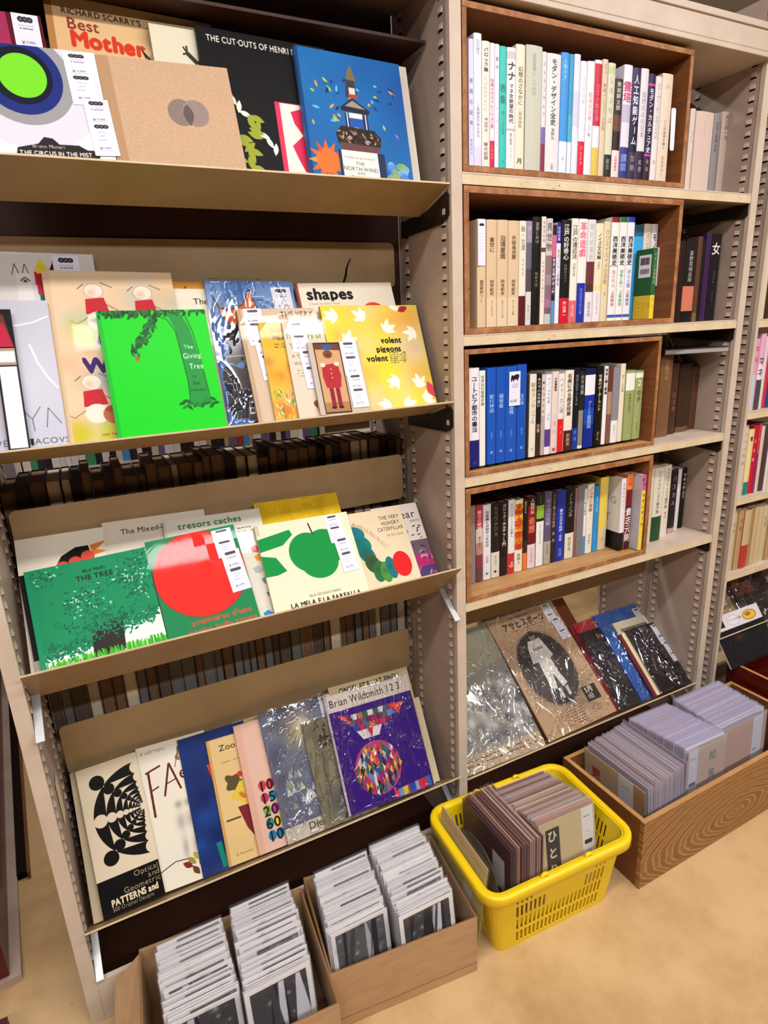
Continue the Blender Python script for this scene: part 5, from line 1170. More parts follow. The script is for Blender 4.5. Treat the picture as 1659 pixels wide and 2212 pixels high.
def bookmark(x, y, z, w, l, label):
    b = MB(); pts = []
    for cx, cz, a0 in ((w * .75, -w * .3, 0), (w * .35, -w * .3, 90), (w * .35, -l + w * .3, 180), (w * .65, -l + w * .3, 270)):
        for k in range(4): t = math.radians(a0 + 30 * k); pts.append((cx + w * .3 * math.cos(t), cz + w * .3 * math.sin(t)))
    b.prism(pts, 1, 0, .0006, WHITE); o = b.obj('paper_slip', None, (x, y, z)); return tag(o, label, 'paper slip')
bookmark(.578, .012, 1.80, .015, .086, 'rounded white slip tucked at the right end of the topmost box').rotation_euler.y = -.05
bookmark(.6035, .05, 1.512, .022, .09, 'rounded cream slip at the right end of the second box')
# lowest box: forward volumes that show their left covers
bl = Art(.10, .205, 'e6e2e2', 1500); bl.rect(0, 75, 100, 100, '161012')
for t, x0, y0 in (('B', 20, 4), ('E', 50, 4), ('I', 20, 22), ('N', 50, 24), ('G', 72, 24), ('I', 24, 44), ('T', 60, 48)): bl.text(x0, y0, t, 14, 'a8a4a8', bold=1, st=.8)
BK2 = spine_book(.5235, .03, .7335, .0175, .204, .13, 'e6e2e6;75:161012', '未来のサイエ,6,40,8a8a94,.5', 'thick white volume with grey letters and black foot in lowest box', left=bl.mat('cover_print', .35), pages=PAGES_WHITE, lean=-.01)
spine_book(.5435, .03, .7335, .021, .213, .13, 'f08838;20:7a1820;42:4c1820', '恐怖,4,16,d83820,.7;貴志元則,44,90,f4ece8,1', 'dark red volume with orange head and white kanji in lowest box', pages=PAGES, left=None, lean=-.008)
wl = Art(.13, .21, 'c8c4cc', 800); wl.scrib(70, 20, 96, 'a09ca4', 1, 18, 3)
spine_book(.569, .004, .7335, .0145, .212, .13, 'd0609c;20:ecd048', 'Eつ,3,16,201a20,.7;モダンガール,24,70,2a2414,.6', 'yellow and pink spined book rightmost in the lowest wooden box', left=wl.mat('cover_print', .5), pages=PAGES_WHITE)
# slab book lying on the brown volumes
M = Matrix.Translation((.676, .055, 1.2475)) @ Matrix.Rotation(-.30, 4, 'Z')
r = tag(empty('book', M=M), 'grey book lying flat on top of the brown volumes', 'book')
gm = solid('3c3430', .5); b = MB(); b.box(0, .19, 0, .11, 0, .0015, gm); b.box(0, .19, 0, .11, .0125, .014, gm); b.box(0, .0015, 0, .11, .0015, .0125, gm); b.obj('cover', r)
b = MB(); b.box(.0015, .188, .001, .108, .0015, .0125, solid('9c9896', .7)); b.obj('page_block', r)
# ------------------------------------------------------------------ books of the neighbouring rack
def row_random(x0, x1, y, z, hs, pal, labelf, cat_group, pages=PAGES, wr=(.012, .026), dep=.13, texts=True):
    x = x0; i = 0
    while x < x1:
        w = min(R.uniform(*wr), x1 - x)
        if w < .008: break
        h = R.uniform(*hs); c_ = pal[i % len(pal)]
        spine_book(x, y + R.uniform(-.004, .004), z, w - .0006, h, dep, c_[0], c_[1], labelf(i, c_[2]), cat_group, pages=pages)
        x += w; i += 1
DR = 'in the right-edge rack'
row_random(.976, 1.16, .02, 1.0725, (.2, .215), [('2c4880;0:e890b8;60:2c4880', '', 'blue and pink book'), ('d8a0b8;50:c8c8d0', '文化,10,40,c02850,.6', 'pale pink book'), ('e0a8c0;40:e8d8dc;60:50484c', 'マネ,30,60,201820,.8', 'pink magazine-like book'), ('d8d0c8', '', 'grey-white book'), ('c03848', '', 'red book')], lambda i, d: '%s, %s from left on second shelf %s' % (d, ORD[i], DR), None)
row_random(.976, 1.16, .02, .8135, (.2, .215), [('dcd4c8', '', 'white slip-cased book'), ('d8c8b8', 'ザマの物語,10,60,8a7a6a,.5', 'ivory book'), ('e4d498;80:1c8078', '食,10,20,302820,.6', 'cream and green book'), ('c81c28', '日本語,20,60,f0d8d0,.5', 'scarlet book'), ('c83c58;40:8c2868', '入門,20,60,e0b8c8,.5', 'magenta book'), ('d8c8b0', '', 'cream paperback'), ('503840', '', 'plum book')], lambda i, d: '%s, %s from left on third shelf %s' % (d, ORD[i], DR), None)
row_random(.976, 1.20, .02, .5665, (.19, .2), [('c8b490', '', 'yellowed cloth book'), ('bfa57c;0:cdb890', '文学,20,40,7a6448,.5', 'straw-coloured book'), ('b49468', '全集,14,40,6a5438,.5', 'browned book'), ('c03030;0:c8b08c;60:b83830', '', 'tan book with red foot'), ('a8885c', '', 'dull brown book'), ('c8ac80', '', 'buff book')], lambda i, d: '%s, %s from left on fourth shelf %s' % (d, ORD[i], DR), None, wr=(.02, .034))
row_random(.976, 1.16, .02, 1.3275, (.2, .22), [('b0503c', '', 'brick red book'), ('d8c8a8', '', 'pale cloth book'), ('402820', '', 'dark brown book')], lambda i, d: '%s, %s from left on top shelf %s' % (d, ORD[i], DR), None)
# ------------------------------------------------------------------ wooden boxes on the flat shelves
def wooden_box(x0, x1, z0, z1, dep, label, t=.0105, face=PLY, inner=PLY_IN, floor=PLY_FLOOR, y0=.0005):
    w, h = x1 - x0, z1 - z0
    r = tag(empty('wooden_box', (x0, y0, z0)), label, 'box')
    def brd(name, a):
        b = MB(); b.box(*a, inner, front=face, uvf=None); b.obj(name, r, bevel=.0007)
    b = MB(); b.box(0, w, 0, dep, 0, t, inner, front=face, top=floor); b.obj('bottom_board', r, bevel=.0007)
    brd('top_board', (0, w, 0, dep, h - t, h)); brd('side_board', (0, t, 0.0002, dep, t, h - t)); brd('side_board', (w - t, w, 0.0002, dep, t, h - t))
    b = MB(); b.box(t, w - t, dep - .004, dep, t, h - t, SHADE_BROWN); b.obj('back_board', r)  # back coloured dark to deepen the shade inside the box
    return r
wooden_box(.003, .625, 1.6353, 1.9135, .19, 'topmost wooden box, full of mostly white and lavender spines')
wooden_box(.004, .632, 1.33, 1.611, .19, 'second wooden box down, holding black, beige and trio-volume spines', t=.0125)
wooden_box(.003, .596, 1.0238, 1.300, .19, 'third wooden box down, with four bright blue hardbacks')
wooden_box(.003, .600, .7177, .997, .19, 'lowest wooden box on the flat shelves, with books set far back', t=.0135)

# ------------------------------------------------------------------ postcards in sleeves
def card_art(kind, w=.1, h=.148):
    if kind == 'bw':
        a = Art(w, h, 'e8e4e0', 1100)
        photo(a, 7, 5, 93, 95, R.choice(['3a3838', '1a1818', '5a5856']), 40)
        for i in range(5): x = R.uniform(10, 80); a.poly([(x, 6), (x + R.uniform(3, 12), 6), (x + R.uniform(-14, 30), 94), (x - R.uniform(0, 16), 94)], R.choice(['16120f', 'b8b4b8', '0c0a0a', 'd8d4dc', '3c383c']), .95)
        for y in range(10, 90, 7): a.line([(8, y), (40, y + R.uniform(-6, 6))], '1c1a18', .6, .5)
        a.rect(6, 6, 26, 30, 'e6e2ec') if R.random() < .5 else 0
    elif kind == 'white':
        a = Art(w, h, 'dedad8', 900); a.scrib(12, 6, 60, '8a8680', 1.4); photo(a, 30, 3, 96, 12, '4a4644', 10)
    elif kind == 'plum': a = Art(w, h, '50242c', 700); a.soft(40, 40, 40, '3a1820', .6)
    else:
        a = Art(w, h, {'tan': 'c8ac80', 'kraft': 'a88058', 'pink': 'b48c80', 'brown': '7c4c3c', 'grey': 'a49a9a'}[kind], 800); a.scrib(20, 12, 60, '7a5a40', 1.5); a.noise(.02, 2)
    return a.mat('card_print', .35)
CM = {}
def card_mesh(kind, w, h, i=0):
    k = (kind, round(w, 3), round(h, 3), i)
    if k not in CM:
        b = MB(); b.box(0, w, 0, .0026, 0, h, solid({'bw': 'e6e2de', 'white': 'e8e4e0', 'plum': '5c2c34', 'tan': 'd4bc94', 'kraft': 'a88058', 'pink': 'bc988c', 'brown': '84503c', 'grey': 'aca4a4'}[kind], .7), front=card_art(kind, w, h)); CM[k] = b.mesh('card')
    return CM[k]
FM = {}
def sleeve_mesh(w, h, m):
    k = (round(w, 3), round(h, 3), m.name)
    if k not in FM:
        b = MB(); e = .002; g = .0014
        P = [(-e, -g * .6), (w + e, -g * .6), (w + e, g + .0026), (-e, g + .0026)]
        for (xa, ya), (xb, yb) in zip(P, P[1:] + P[:1]): b.quad([(xa, ya, -.001), (xb, yb, -.001), (xb, yb, h + .006), (xa, ya, h + .006)], m)
        FM[k] = b.mesh('card_sleeve')
    return FM[k]
PROTO = {}
def card(M, kind, w, h, label, group, film=SLEEVE, var=0, slip=None):
    # the first of each look is built with its sleeve; the rest are copies of it and of its part
    k = (kind, round(w, 3), round(h, 3), var, film.name)
    if k in PROTO and slip is None: return dup(PROTO[k], M, label, group)
    o = new_obj('postcard', card_mesh(kind, w, h, var)); o.matrix_world = M; tag(o, label, 'postcard', group)
    s = new_obj('card_sleeve', sleeve_mesh(w, h, film), o)
    if slip is None: PROTO[k] = o
    return o
def filed(p_back, p_front, n, ztop, w, h, lean, kinds, label, group, film=SLEEVE, yaw=0, jx=.004, jz=.005, front_label=None, skew=0, dens=1):
    """a file of cards from back to front; p_* = left top corner of the card on the floor plan; lean = backward tilt"""
    (xb, yb), (xf, yf) = p_back, p_front
    out = []
    for i in range(n):
        t = (i / (n - 1)) ** dens if n > 1 else 0
        x, y = xb + (xf - xb) * t + R.uniform(-jx, jx), yb + (yf - yb) * t
        ln = lean if not callable(lean) else lean(t)
        zt = ztop + R.uniform(-jz, jz)
        hh = h
        yw = yaw + R.uniform(-.012, .012)
        # position of foot = top - h * up
        Rm = Matrix.Rotation(yw, 4, 'Z') @ Matrix.Rotation(-ln, 4, 'X')
        upv = Rm @ Vector((0, 0, 1)); o_ = Vector((x, y, zt)) - upv * hh
        M = Matrix.Translation(o_) @ Rm
        kd, var = R.choice(kinds)
        lab = label; 
        if i == n - 1 and front_label: lab, gr = front_label, None
        else: gr = group
        if i == n - 1 and kinds[-1][0] == 'bw': kd, var = kinds[-1]
        out.append(card(M, kd, w, h, lab, gr, film, var))
        if gr is None and 'group' in out[-1]: del out[-1]['group']
    return out
BW = [('bw', 0), ('bw', 1), ('bw', 2), ('white', 0), ('white', 1), ('white', 0), ('white', 1), ('bw', 3)]
# right cardboard box: two files of sleeved black-and-white postcards
def two_step(xb, yb, xm, ym, xf, yf, n1, n2, zt, label, group, fl, w, seed):
    BW[-1] = ('bw', 2 + seed)
    filed((xb, yb), (xm, ym), n1, zt, w, .148, .22, BW[3:7] + BW[:1], label, group, jz=.0055)
    filed((xm, ym - .006), (xf, yf), n2, zt - .004, w, .148, .14, BW, label, group, front_label=fl, jz=.0085)
two_step(-.446, -.05, -.456, -.12, -.470, -.196, 17, 16, .186, 'sleeved postcard in the left file of the right cardboard box', 'postcards in the left file of the right cardboard box', 'photo postcard of tall dark towers, front of the right box\'s left file', .128, 1)
two_step(-.305, -.045, -.313, -.14, -.330, -.238, 26, 20, .188, 'sleeved postcard in the right file of the right cardboard box', 'postcards in the right file of the right cardboard box', 'photo postcard at the front of the right box\'s right file', .128, 2)
two_step(-.785, -.055, -.786, -.12, -.786, -.212, 13, 14, .186, 'sleeved postcard in the left file of the left cardboard box', 'postcards in the left file of the left cardboard box', 'photo postcard at the front of the left box\'s left file', .128, 3)
two_step(-.632, -.048, -.64, -.13, -.652, -.235, 13, 17, .188, 'sleeved postcard in the right file of the left cardboard box', 'postcards in the right file of the left cardboard box', 'photo postcard at the front of the left box\'s right file', .128, 4)

def cardboard_box(M, w, d, h, label, flaps=()):
    r = tag(empty('cardboard_box', M=M), label, 'box'); t = .004
    for nm, a in (('front_panel', (0, w, -d, -d + t, 0, h)), ('back_panel', (0, w, -t, 0, 0, h)), ('side_panel', (0, t, -d + t, -t, 0, h)), ('side_panel', (w - t, w, -d + t, -t, 0, h)), ('bottom_panel', (t, w - t, -d + t, -t, 0, t))):
        b = MB(); b.box(*a, CARD, top=CARD_EDGE); b.obj(nm, r, bevel=.001)
    for f in flaps: f(r, w, d, h)
    b = MB(); b.box(.002, w - .002, -d - .0006, -d, h * .16, h * .168, CARD_EDGE); b.obj('crease', r)
    return r
def left_flap(r, w, d, h):
    b = MB(); n = 8
    P = [(-.0, -d + .01), (0, -.012)]
    pts = []
    b.quad([(0, -.01, h - .002), (0, -d + .02, h - .002), (-.052, -d + .02, h - .045), (-.050, -.022, h - .035)], CARD)
    b.quad([(0, -.01, h - .005), (0, -d + .02, h - .005), (-.054, -d + .02, h - .049), (-.052, -.022, h - .039)], CARD)
    b.obj('flap', r)
def yawM(x, y, a): return Matrix.Translation((x, y, 0)) @ Matrix.Rotation(a, 4, 'Z')
# right box: front-left (-.491,-.251), front-right (-.173,-.289), back-left (-.460,-.018)
cardboard_box(yawM(-.462, -.012, -.118), .322, .238, .152, 'right cardboard box, beside the yellow basket, filled with postcards')
cardboard_box(yawM(-.818, -.008, -.075), .345, .272, .152, 'left cardboard box with folded-out flap, at the bottom edge of the picture', (left_flap,))

# ------------------------------------------------------------------ yellow shopping basket
def basket():
    W0, D0, W1, D1, H = .318, .222, .378, .262, .196   # base and rim
    r = tag(empty('shopping_basket', M=Matrix.Translation((.0545, -.176, 0)) @ Matrix.Rotation(-.055, 4, 'Z')), 'bright yellow plastic shopping basket filled with sleeved prints', 'basket')
    def ring(t, n_long=25, n_short=16, nc=5):
        """points round the basket at height fraction t; front wall first, then right, back, left"""
        w, d = W0 + (W1 - W0) * t, D0 + (D1 - D0) * t; rc = .022 + .01 * t; P = []
        def seg(ax, ay, bx, by, n): return [(ax + (bx - ax) * i / n, ay + (by - ay) * i / n) for i in range(n)]
        def arc(cx, cy, a0): return [(cx + rc * math.cos(math.radians(a0 + 90 * i / nc)), cy + rc * math.sin(math.radians(a0 + 90 * i / nc))) for i in range(nc)]
        P += seg(-w / 2 + rc, -d / 2, w / 2 - rc, -d / 2, 2 * n_long); P += arc(w / 2 - rc, -d / 2 + rc, -90)
        P += seg(w / 2, -d / 2 + rc, w / 2, d / 2 - rc, 2 * n_short); P += arc(w / 2 - rc, d / 2 - rc, 0)
        P += seg(w / 2 - rc, d / 2, -w / 2 + rc, d / 2, 2 * n_long); P += arc(-w / 2 + rc, d / 2 - rc, 90)
        P += seg(-w / 2, d / 2 - rc, -w / 2, -d / 2 + rc, 2 * n_short); P += arc(-w / 2 + rc, -d / 2 + rc, 180)
        return P
    nl, ns, nc = 25, 16, 5
    tags = ['L'] * (2 * nl) + ['c'] * nc + ['S'] * (2 * ns) + ['c'] * nc + ['L'] * (2 * nl) + ['c'] * nc + ['S'] * (2 * ns) + ['c'] * nc
    loc = []
    for n_, k_ in ((2 * nl, 'L'), (nc, 'c'), (2 * ns, 'S'), (nc, 'c')) * 2: loc += [(k_, i, n_) for i in range(n_)]
    zs = [0, .012, .045, .050, .086, .091, .128, .134, .170, .196]
    rings = [ring(z / .196) for z in zs]; N = len(rings[0]); b = MB(); ids = {}
    for j, z in enumerate(zs):
        for i, (x, y) in enumerate(rings[j]): ids[i, j] = len(b.v); b.v.append((x, y, z))
    mi = b.mi(YELLOW)
    for j in range(len(zs) - 1):
        for i in range(N):
            k_, q, n_ = loc[i]; hole = False
            if k_ in 'LS' and j in (1, 3, 5, 7) and q % 2 == 1 and 3 < q < n_ - 3:
                hole = True
                if k_ == 'L' and j == 7 and n_ * .24 < q < n_ * .80: hole = False
                if k_ == 'L' and j == 5 and n_ * .34 < q < n_ * .72: hole = False
                if k_ == 'L' and j in (5, 3) and False: hole = False
            if hole: continue
            b.f.append((ids[i, j], ids[(i + 1) % N, j], ids[(i + 1) % N, j + 1], ids[i, j + 1])); b.m.append(mi)
    base = [ids[i, 0] for i in range(N)]; b.f.append(tuple(base[::-1])); b.m.append(mi)
    o = b.obj('lattice_body', r); s = o.modifiers.new('thick', 'SOLIDIFY'); s.thickness = .0026; s.offset = -1
    # rolled rim
    b = MB(); prof = [(0, .190), (.0, .197), (.003, .2005), (.012, .2015), (.0175, .199), (.0185, .194), (.018, .176), (.0165, .176), (.016, .190), (.003, .190)]
    def off(P, d):
        out = []; n = len(P)
        for i in range(n):
            (x0, y0), (x1, y1) = P[i - 1], P[(i + 1) % n]; dx, dy = x1 - x0, y1 - y0; l = math.hypot(dx, dy) or 1
            out.append((P[i][0] + dy / l * d, P[i][1] - dx / l * d))
        return out
    P0 = ring(1)[::1]; keep = [i for i in range(N) if loc[i][0] == 'c' or loc[i][1] % 10 == 0]; P0 = [P0[i] for i in keep]; n = len(P0); rr = [off(P0, d) for d, z in prof]
    for k, (d, z) in enumerate(prof): b.v += [(x, y, z) for x, y in rr[k]]
    for k in range(len(prof)):
        k2 = (k + 1) % len(prof)
        for i in range(n): b.f.append((k * n + i, k * n + (i + 1) % n, k2 * n + (i + 1) % n, k2 * n + i)); b.m.append(b.mi(YELLOW))
    o = b.obj('rim', r); o.data.polygons.foreach_set('use_smooth', [True] * len(o.data.polygons))
    o.modifiers.new('edge', 'BEVEL').width = .0008
    for sx in (-.058, .062):
        for sy in (-1, 1):
            b = MB(); n = 12; rr_, R_ = .0035, .0085
            for i in range(n + 1):
                t = PI * i / n; cx, cz = R_ * math.cos(t), R_ * math.sin(t)
                for j in range(6):
                    a = 2 * PI * j / 6; b.v.append((cx + rr_ * math.cos(a) * math.cos(t), rr_ * 1.5 * math.sin(a), cz + rr_ * math.cos(a) * math.sin(t)))
            for i in range(n):
                for j in range(6): b.f.append((i * 6 + j, i * 6 + (j + 1) % 6, (i + 1) * 6 + (j + 1) % 6, (i + 1) * 6 + j)); b.m.append(b.mi(YELLOW))
            o = b.obj('handle_hinge', r, (sx, sy * (D1 / 2 + .007), .1985)); o.data.polygons.foreach_set('use_smooth', [True] * len(o.data.polygons))
    return r
basket()
PK = [('kraft', 0), ('pink', 0), ('brown', 0), ('grey', 0), ('tan', 0), ('pink', 1)]
filed((.018, -.072), (.050, -.205), 40, .226, .165, .205, .16, PK, 'sleeved old print in the right file of the yellow basket', 'prints in the right file of the basket', film=SLEEVE, yaw=-.05, jz=.004)
# front print: brushed title on a black strip
a = Art(.165, .205, 'c8b488', 1500); a.noise(.015, 2); a.rect(11, 10, 35, 100, '2c2a28'); a.vtext('ひとり旅', 12, 98, 'd8cca8', .17, 23, 2); a.rect(76, 1, 97, 100, 'dcd8d6')
a.scrib(80, 12, 92, '6a6668', 1.5); a.scrib(82, 32, 90, '8a8688', 1);
for k_ in (-4, 0, 4): a.ell(86.5 + k_, 46, 3.2, 3.6, '241e22')
a.scrib(80, 58, 92, '6a6668', 1.5); a.scrib(80, 72, 94, 'a09ca0', .8, 3)
fp = a.mat('card_print', .4)
def special(name, M, w, h, front, body, label, film=SLEEVE, cat='print', th=.0012):
    b = MB(); b.box(0, w, 0, th, 0, h, body, front=front); o = b.obj(name); o.matrix_world = M; tag(o, label, cat)
    if film: new_obj('plastic_sleeve', sleeve_mesh(w, h, film), o)
    return o
def topM(x, y, z, h, yaw=0, lean=0):
    Rm = Matrix.Rotation(yaw, 4, 'Z') @ Matrix.Rotation(-lean, 4, 'X'); return Matrix.Translation(Vector((x, y, z)) - (Rm @ Vector((0, 0, 1))) * h) @ Rm
special('print', topM(.052, -.2145, .222, .205, -.05, .15), .165, .205, fp, solid('c8b488', .6), 'tan print with a black brushed title strip, front of the basket')
# left file in the basket, facing left
Q = -PI / 2
filed((.036, -.055), (-.045, -.055), 15, .228, .19, .205, -.02, [('brown', 0), ('plum', 0), ('pink', 0), ('brown', 1)], 'sleeved dark print in the left file of the yellow basket', 'prints in the left file of the basket', film=SLEEVE, yaw=Q, jx=.001, jz=.003)
a = Art(.19, .205, '4c2024', 1100); a.soft(40, 30, 40, '3a1828', .7); a.rect(64, 24, 88, 100, 'd4cfd0'); a.scrib(70, 38, 82, '6a6668', 1.5)
for k_ in (-5, 0, 5): a.ell(76 + k_, 72, 4, 4.4, '241e22')
special('print', topM(-.052, -.055, .226, .205, Q, -.02), .19, .205, a.mat('card_print', .4), solid('5c2c34', .6), 'dark maroon print with white slip, leftmost of the basket\'s dense file')
# round-topped grey divider and yellow-tinted sleeve leaning on the left wall
b = MB(); pts = [(0, 0), (.19, 0)] + [(.095 + .095 * math.cos(PI * i / 14), .12 + .09 * math.sin(PI * i / 14)) for i in range(15)]
b.prism(pts, 1, 0, .0012, solid('5c544c', .5)); o = b.obj('divider_disc'); o.matrix_world = topM(-.084, -.065, .205, .21, Q, .10); tag(o, 'dark grey round-topped card leaning in the basket\'s left end', 'card')
a = Art(.21, .2, 'd8cc88', 900); a.rect(0, 0, 100, 12, 'c8a890'); a.rect(60, 40, 78, 100, 'ece8c8'); a.rect(64, 30, 76, 50, 'd0d4d0')
special('print', topM(-.108, -.05, .222, .2, Q - .06, .13), .205, .2, a.mat('card_print', .4), solid('c8b46c', .6), 'yellowish sleeved print leaning on the basket\'s left wall')

# ------------------------------------------------------------------ long wooden crate of sleeved papers
cr = tag(empty('wooden_crate', M=Matrix.Translation((.2895, -.314, 0)) @ Matrix.Rotation(.012, 4, 'Z')), 'long brown wooden crate with bold ring grain, on the floor at right', 'crate')
CW, CD, CH, CT = .72, .272, .2, .0125
b = MB(); b.box(0, CW, 0, CT, 0, CH, CRATE, front=CRATE, top=CRATE_EDGE); b.obj('front_board', cr, bevel=.0008)
b = MB(); b.box(0, CW, CD - CT, CD, 0, CH, CRATE_SIDE, top=CRATE_EDGE); b.obj('back_board', cr, bevel=.0008)
for x0 in (.0003, CW - CT): b = MB(); b.box(x0, x0 + CT, CT, CD - CT, 0, CH, CRATE_SIDE, top=CRATE_EDGE); b.obj('side_board', cr, bevel=.0008)
b = MB(); b.box(CT, CW - CT, CT, CD - CT, .004, .012, CRATE_SIDE); b.obj('bottom_board', cr)
KK = [('tan', 0), ('kraft', 0), ('grey', 0), ('pink', 0), ('white', 0), ('grey', 0)]
filed((.50, -.052), (.352, -.068), 34, .232, .198, .215, -.10, KK[:4], 'milky sleeved card in the left file of the wooden crate', 'cards in the left file of the crate', film=SLEEVE_MILK, yaw=Q, jx=.001, jz=.004)
a = Art(.2, .215, 'c4aa84', 1300); a.noise(.01, 2); a.vtext('更紗', 18, 58, 'b82c28', .16, 20, 2); a.rect(58, 0, 82, 100, 'dcdad8'); a.scrib(64, 14, 76, '6a6668', 1.4)
for k_ in (-6, 0, 6): a.ell(70 + k_, 48, 4.4, 4.6, '1c181c')
a.rect(82, 0, 100, 100, 'b88c64')
special('print', topM(.340, -.066, .226, .215, Q + .02, -.09), .2, .215, a.mat('card_print', .4), solid('c8b088', .6), 'tan print with red brushed lettering at the crate\'s left end', SLEEVE)
special('divider', topM(.508, -.046, .236, .21, Q, -.05), .205, .21, solid('7c4a34', .6), solid('7c4a34', .6), 'brown divider board between two files of the crate', SLEEVE_MILK, 'divider')
filed((.528, -.052), (.553, -.215), 58, .236, .150, .215, .05, KK, 'milky sleeved card in the middle file of the wooden crate', 'cards in the middle file of the crate', film=SLEEVE_MILK, yaw=-.02, jx=.0012, jz=.0025)
filed((.715, -.050), (.706, -.205), 52, .236, .195, .215, .05, KK, 'milky sleeved card in the right file of the wooden crate', 'cards in the right file of the crate', film=SLEEVE_MILK, yaw=.0, jx=.0012, jz=.0025)
def fc(kanji, c_):
    a = Art(.15, .215, 'c4a684', 1100); a.noise(.01, 2); a.vtext(kanji, 12, 66, c_, .2, 66, 1); a.rect(4, 0, 26, 100, 'd4d2d4'); a.scrib(8, 12, 22, '6a6668', 1.4)
    for k_ in (-5, 0, 5): a.ell(15 + k_, 50, 4, 4, '1c181c')
    return a.mat('card_print', .4)
special('print', topM(.553, -.224, .232, .215, -.02, .04), .15, .215, fc('松風', '5a6a5c'), solid('c8b088', .6), 'tan print with faint green characters, front of the crate\'s middle file', SLEEVE_MILK)
a = Art(.19, .215, 'c09c78', 1000); a.soft(40, 40, 30, 'c88c70', .5); a.rect(70, 0, 92, 100, 'd4d2d4'); a.scrib(74, 50, 88, '4a4648', 3)
special('print', topM(.706, -.214, .232, .215, 0, .04), .195, .215, a.mat('card_print', .4), solid('c8b088', .6), 'brownish print fronting the crate\'s right file', SLEEVE_MILK)

# ------------------------------------------------------------------ items at the right edge, in front of the neighbouring rack
dk = tag(empty('wooden_crate', (1.03, -.16, 0)), 'dark red wooden crate partly cut off by the right edge', 'crate')
b = MB(); b.box(0, .5, 0, .012, 0, .25, REDWOOD, top=CRATE_EDGE); b.obj('front_board', dk, bevel=.001)
for a_ in ((0, .012, .012, .16),  (.488, .5, .012, .16)): b = MB(); b.box(*a_, 0, .25, REDWOOD, top=CRATE_EDGE); b.obj('side_board', dk, bevel=.001)
b = MB(); b.box(.012, .488, .148, .16, 0, .25, REDWOOD); b.obj('back_board', dk); b = MB(); b.box(.012, .488, .012, .148, .005, .015, REDWOOD); b.obj('bottom_board', dk)
def lean_item(x, y, z, w, h, t, art, body, label, film=FILM, th=.006, cat='book', rot=0):
    M = Matrix.Translation((x, y, z)) @ Matrix.Rotation(-math.radians(t), 4, 'X') @ Matrix.Rotation(-rot, 4, 'Y'); r = tag(empty('book', M=M), label, cat)
    b = MB(); b.box(0, w, 0, .0016, 0, h, body, front=art); b.box(0, w, th - .0016, th, 0, h, body); b.box(0, .0016, .0016, th - .0016, 0, h, body); b.obj('cover', r)
    b = MB(); b.box(.0016, w - .003, .0016, th - .0016, .003, h - .003, PAGES); b.obj('page_block', r)
    if film: new_obj('plastic_sleeve', film_mesh(w, h, th, .0024, film, int(x * 100)), r)
    return r
a = Art(.2, .25, '141014', 1300); a.rect(0, 0, 100, 30, 'dcd8d8'); a.rect(4, 8, 22, 24, '1c1a1c'); a.ell(42, 16, 13, 12, 'c0a8c0'); a.ell(42, 16, 12, 11, 'e4e0e0'); a.text(33, 12, 'テレビ文庫', 6, '6a4a70', st=.7)
a.ell(76, 16, 15, 13, 'c89028'); a.ell(76, 16, 12, 10, 'e4b84c'); a.ell(74, 14, 6, 5, 'a87020'); a.soft(40, 50, 12, '4a2c24', .8)
lean_item(.985, -.045, .255, .24, .165, 35, a.mat('cover_print', .3), solid('c8c4b8', .4), 'black and white book with golden emblem at right edge', FILM_SOFT)
display_shelf(.974, 1.9, (0.0, .345), 40, 'tilted display shelf of the rack at the right edge', dark=False)
a = Art(.2, .2, 'b08c68', 1300); a.text(20, 14, 'の', 20, '4a3420'); a.rect(70, 0, 84, 60, 'd8d4dc'); a.ell(77, 18, 5, 4, '1c181c'); a.ell(77, 44, 5, 4, '1c181c')
lean_item(1.00, .03, .325, .16, .22, 42, a.mat('cover_print', .3), solid('b08c68', .5), 'tan film-wrapped booklet with white slip at right edge')
a = Art(.2, .2, '6c6864', 900); a.soft(40, 60, 30, '8a8a94', .6)
lean_item(.978, .045, .315, .07, .19, 40, a.mat('cover_print', .3), solid('6c6864', .5), 'grey film-wrapped booklet beside the neighbouring upright')
a = Art(.2, .25, '241c1c', 900); a.rect(10, 10, 60, 60, '6a3c30')
lean_item(1.155, .02, .335, .2, .25, 42, a.mat('cover_print', .3), solid('2a2020', .5), 'dark film-wrapped magazine at the far right edge')
# ------------------------------------------------------------------ the rack's other side: rows of dark books seen through the gaps
def plain_book(x, y, z, w, h, dep, cov, pages, label, group, spine_front=False):
    k = (round(w, 3), round(h, 2), cov, pages.name, spine_front)
    if k in PROTO:
        return dup(PROTO[k], Matrix.Translation((x, y, z)), label, group)
    r = tag(empty('book', (x, y, z)), label, 'book', group); m = solid(cov, .6)
    W_, H_ = k[0], k[1]; bt = .0015
    b = MB(); b.box(0, bt, 0, dep, 0, H_, m); b.box(W_ - bt, W_, 0, dep, 0, H_, m); b.box(bt, W_ - bt, *((0, .002) if spine_front else (dep - .002, dep)), 0, H_, m); b.obj('cover', r)
    b = MB(); b.box(bt, W_ - bt, .003, dep - .002, .003, H_ - .003, pages); b.obj('page_block', r)
    PROTO[k] = r; return r
def rear_row(x0, x1, z, hs, cov, pages, label, group, y=.232, dep=.14, wr=(.015, .030)):
    x = x0
    while x < x1 - .012:
        w = round(R.uniform(*wr), 3); plain_book(x, y + R.uniform(0, .012), z, w, round(R.uniform(*hs), 2), dep, R.choice(cov), R.choice(pages), label, group); x += w + .0008
def rear_shelf(x0, x1, z, label):
    b = MB(); b.box(x0 + .001, x1 - .001, .222, .425, z - .02, z, STEEL); return tag(b.obj('steel_shelf', bevel=.0008), label, 'shelf')
DK = ['3a2418', '2c1a12', '4a3020', '5a3c28', '20140e', '6a4c34', '34281e']
rear_shelf(XA1, XB0, .905, 'rear shelf behind the red disc and green apple books')
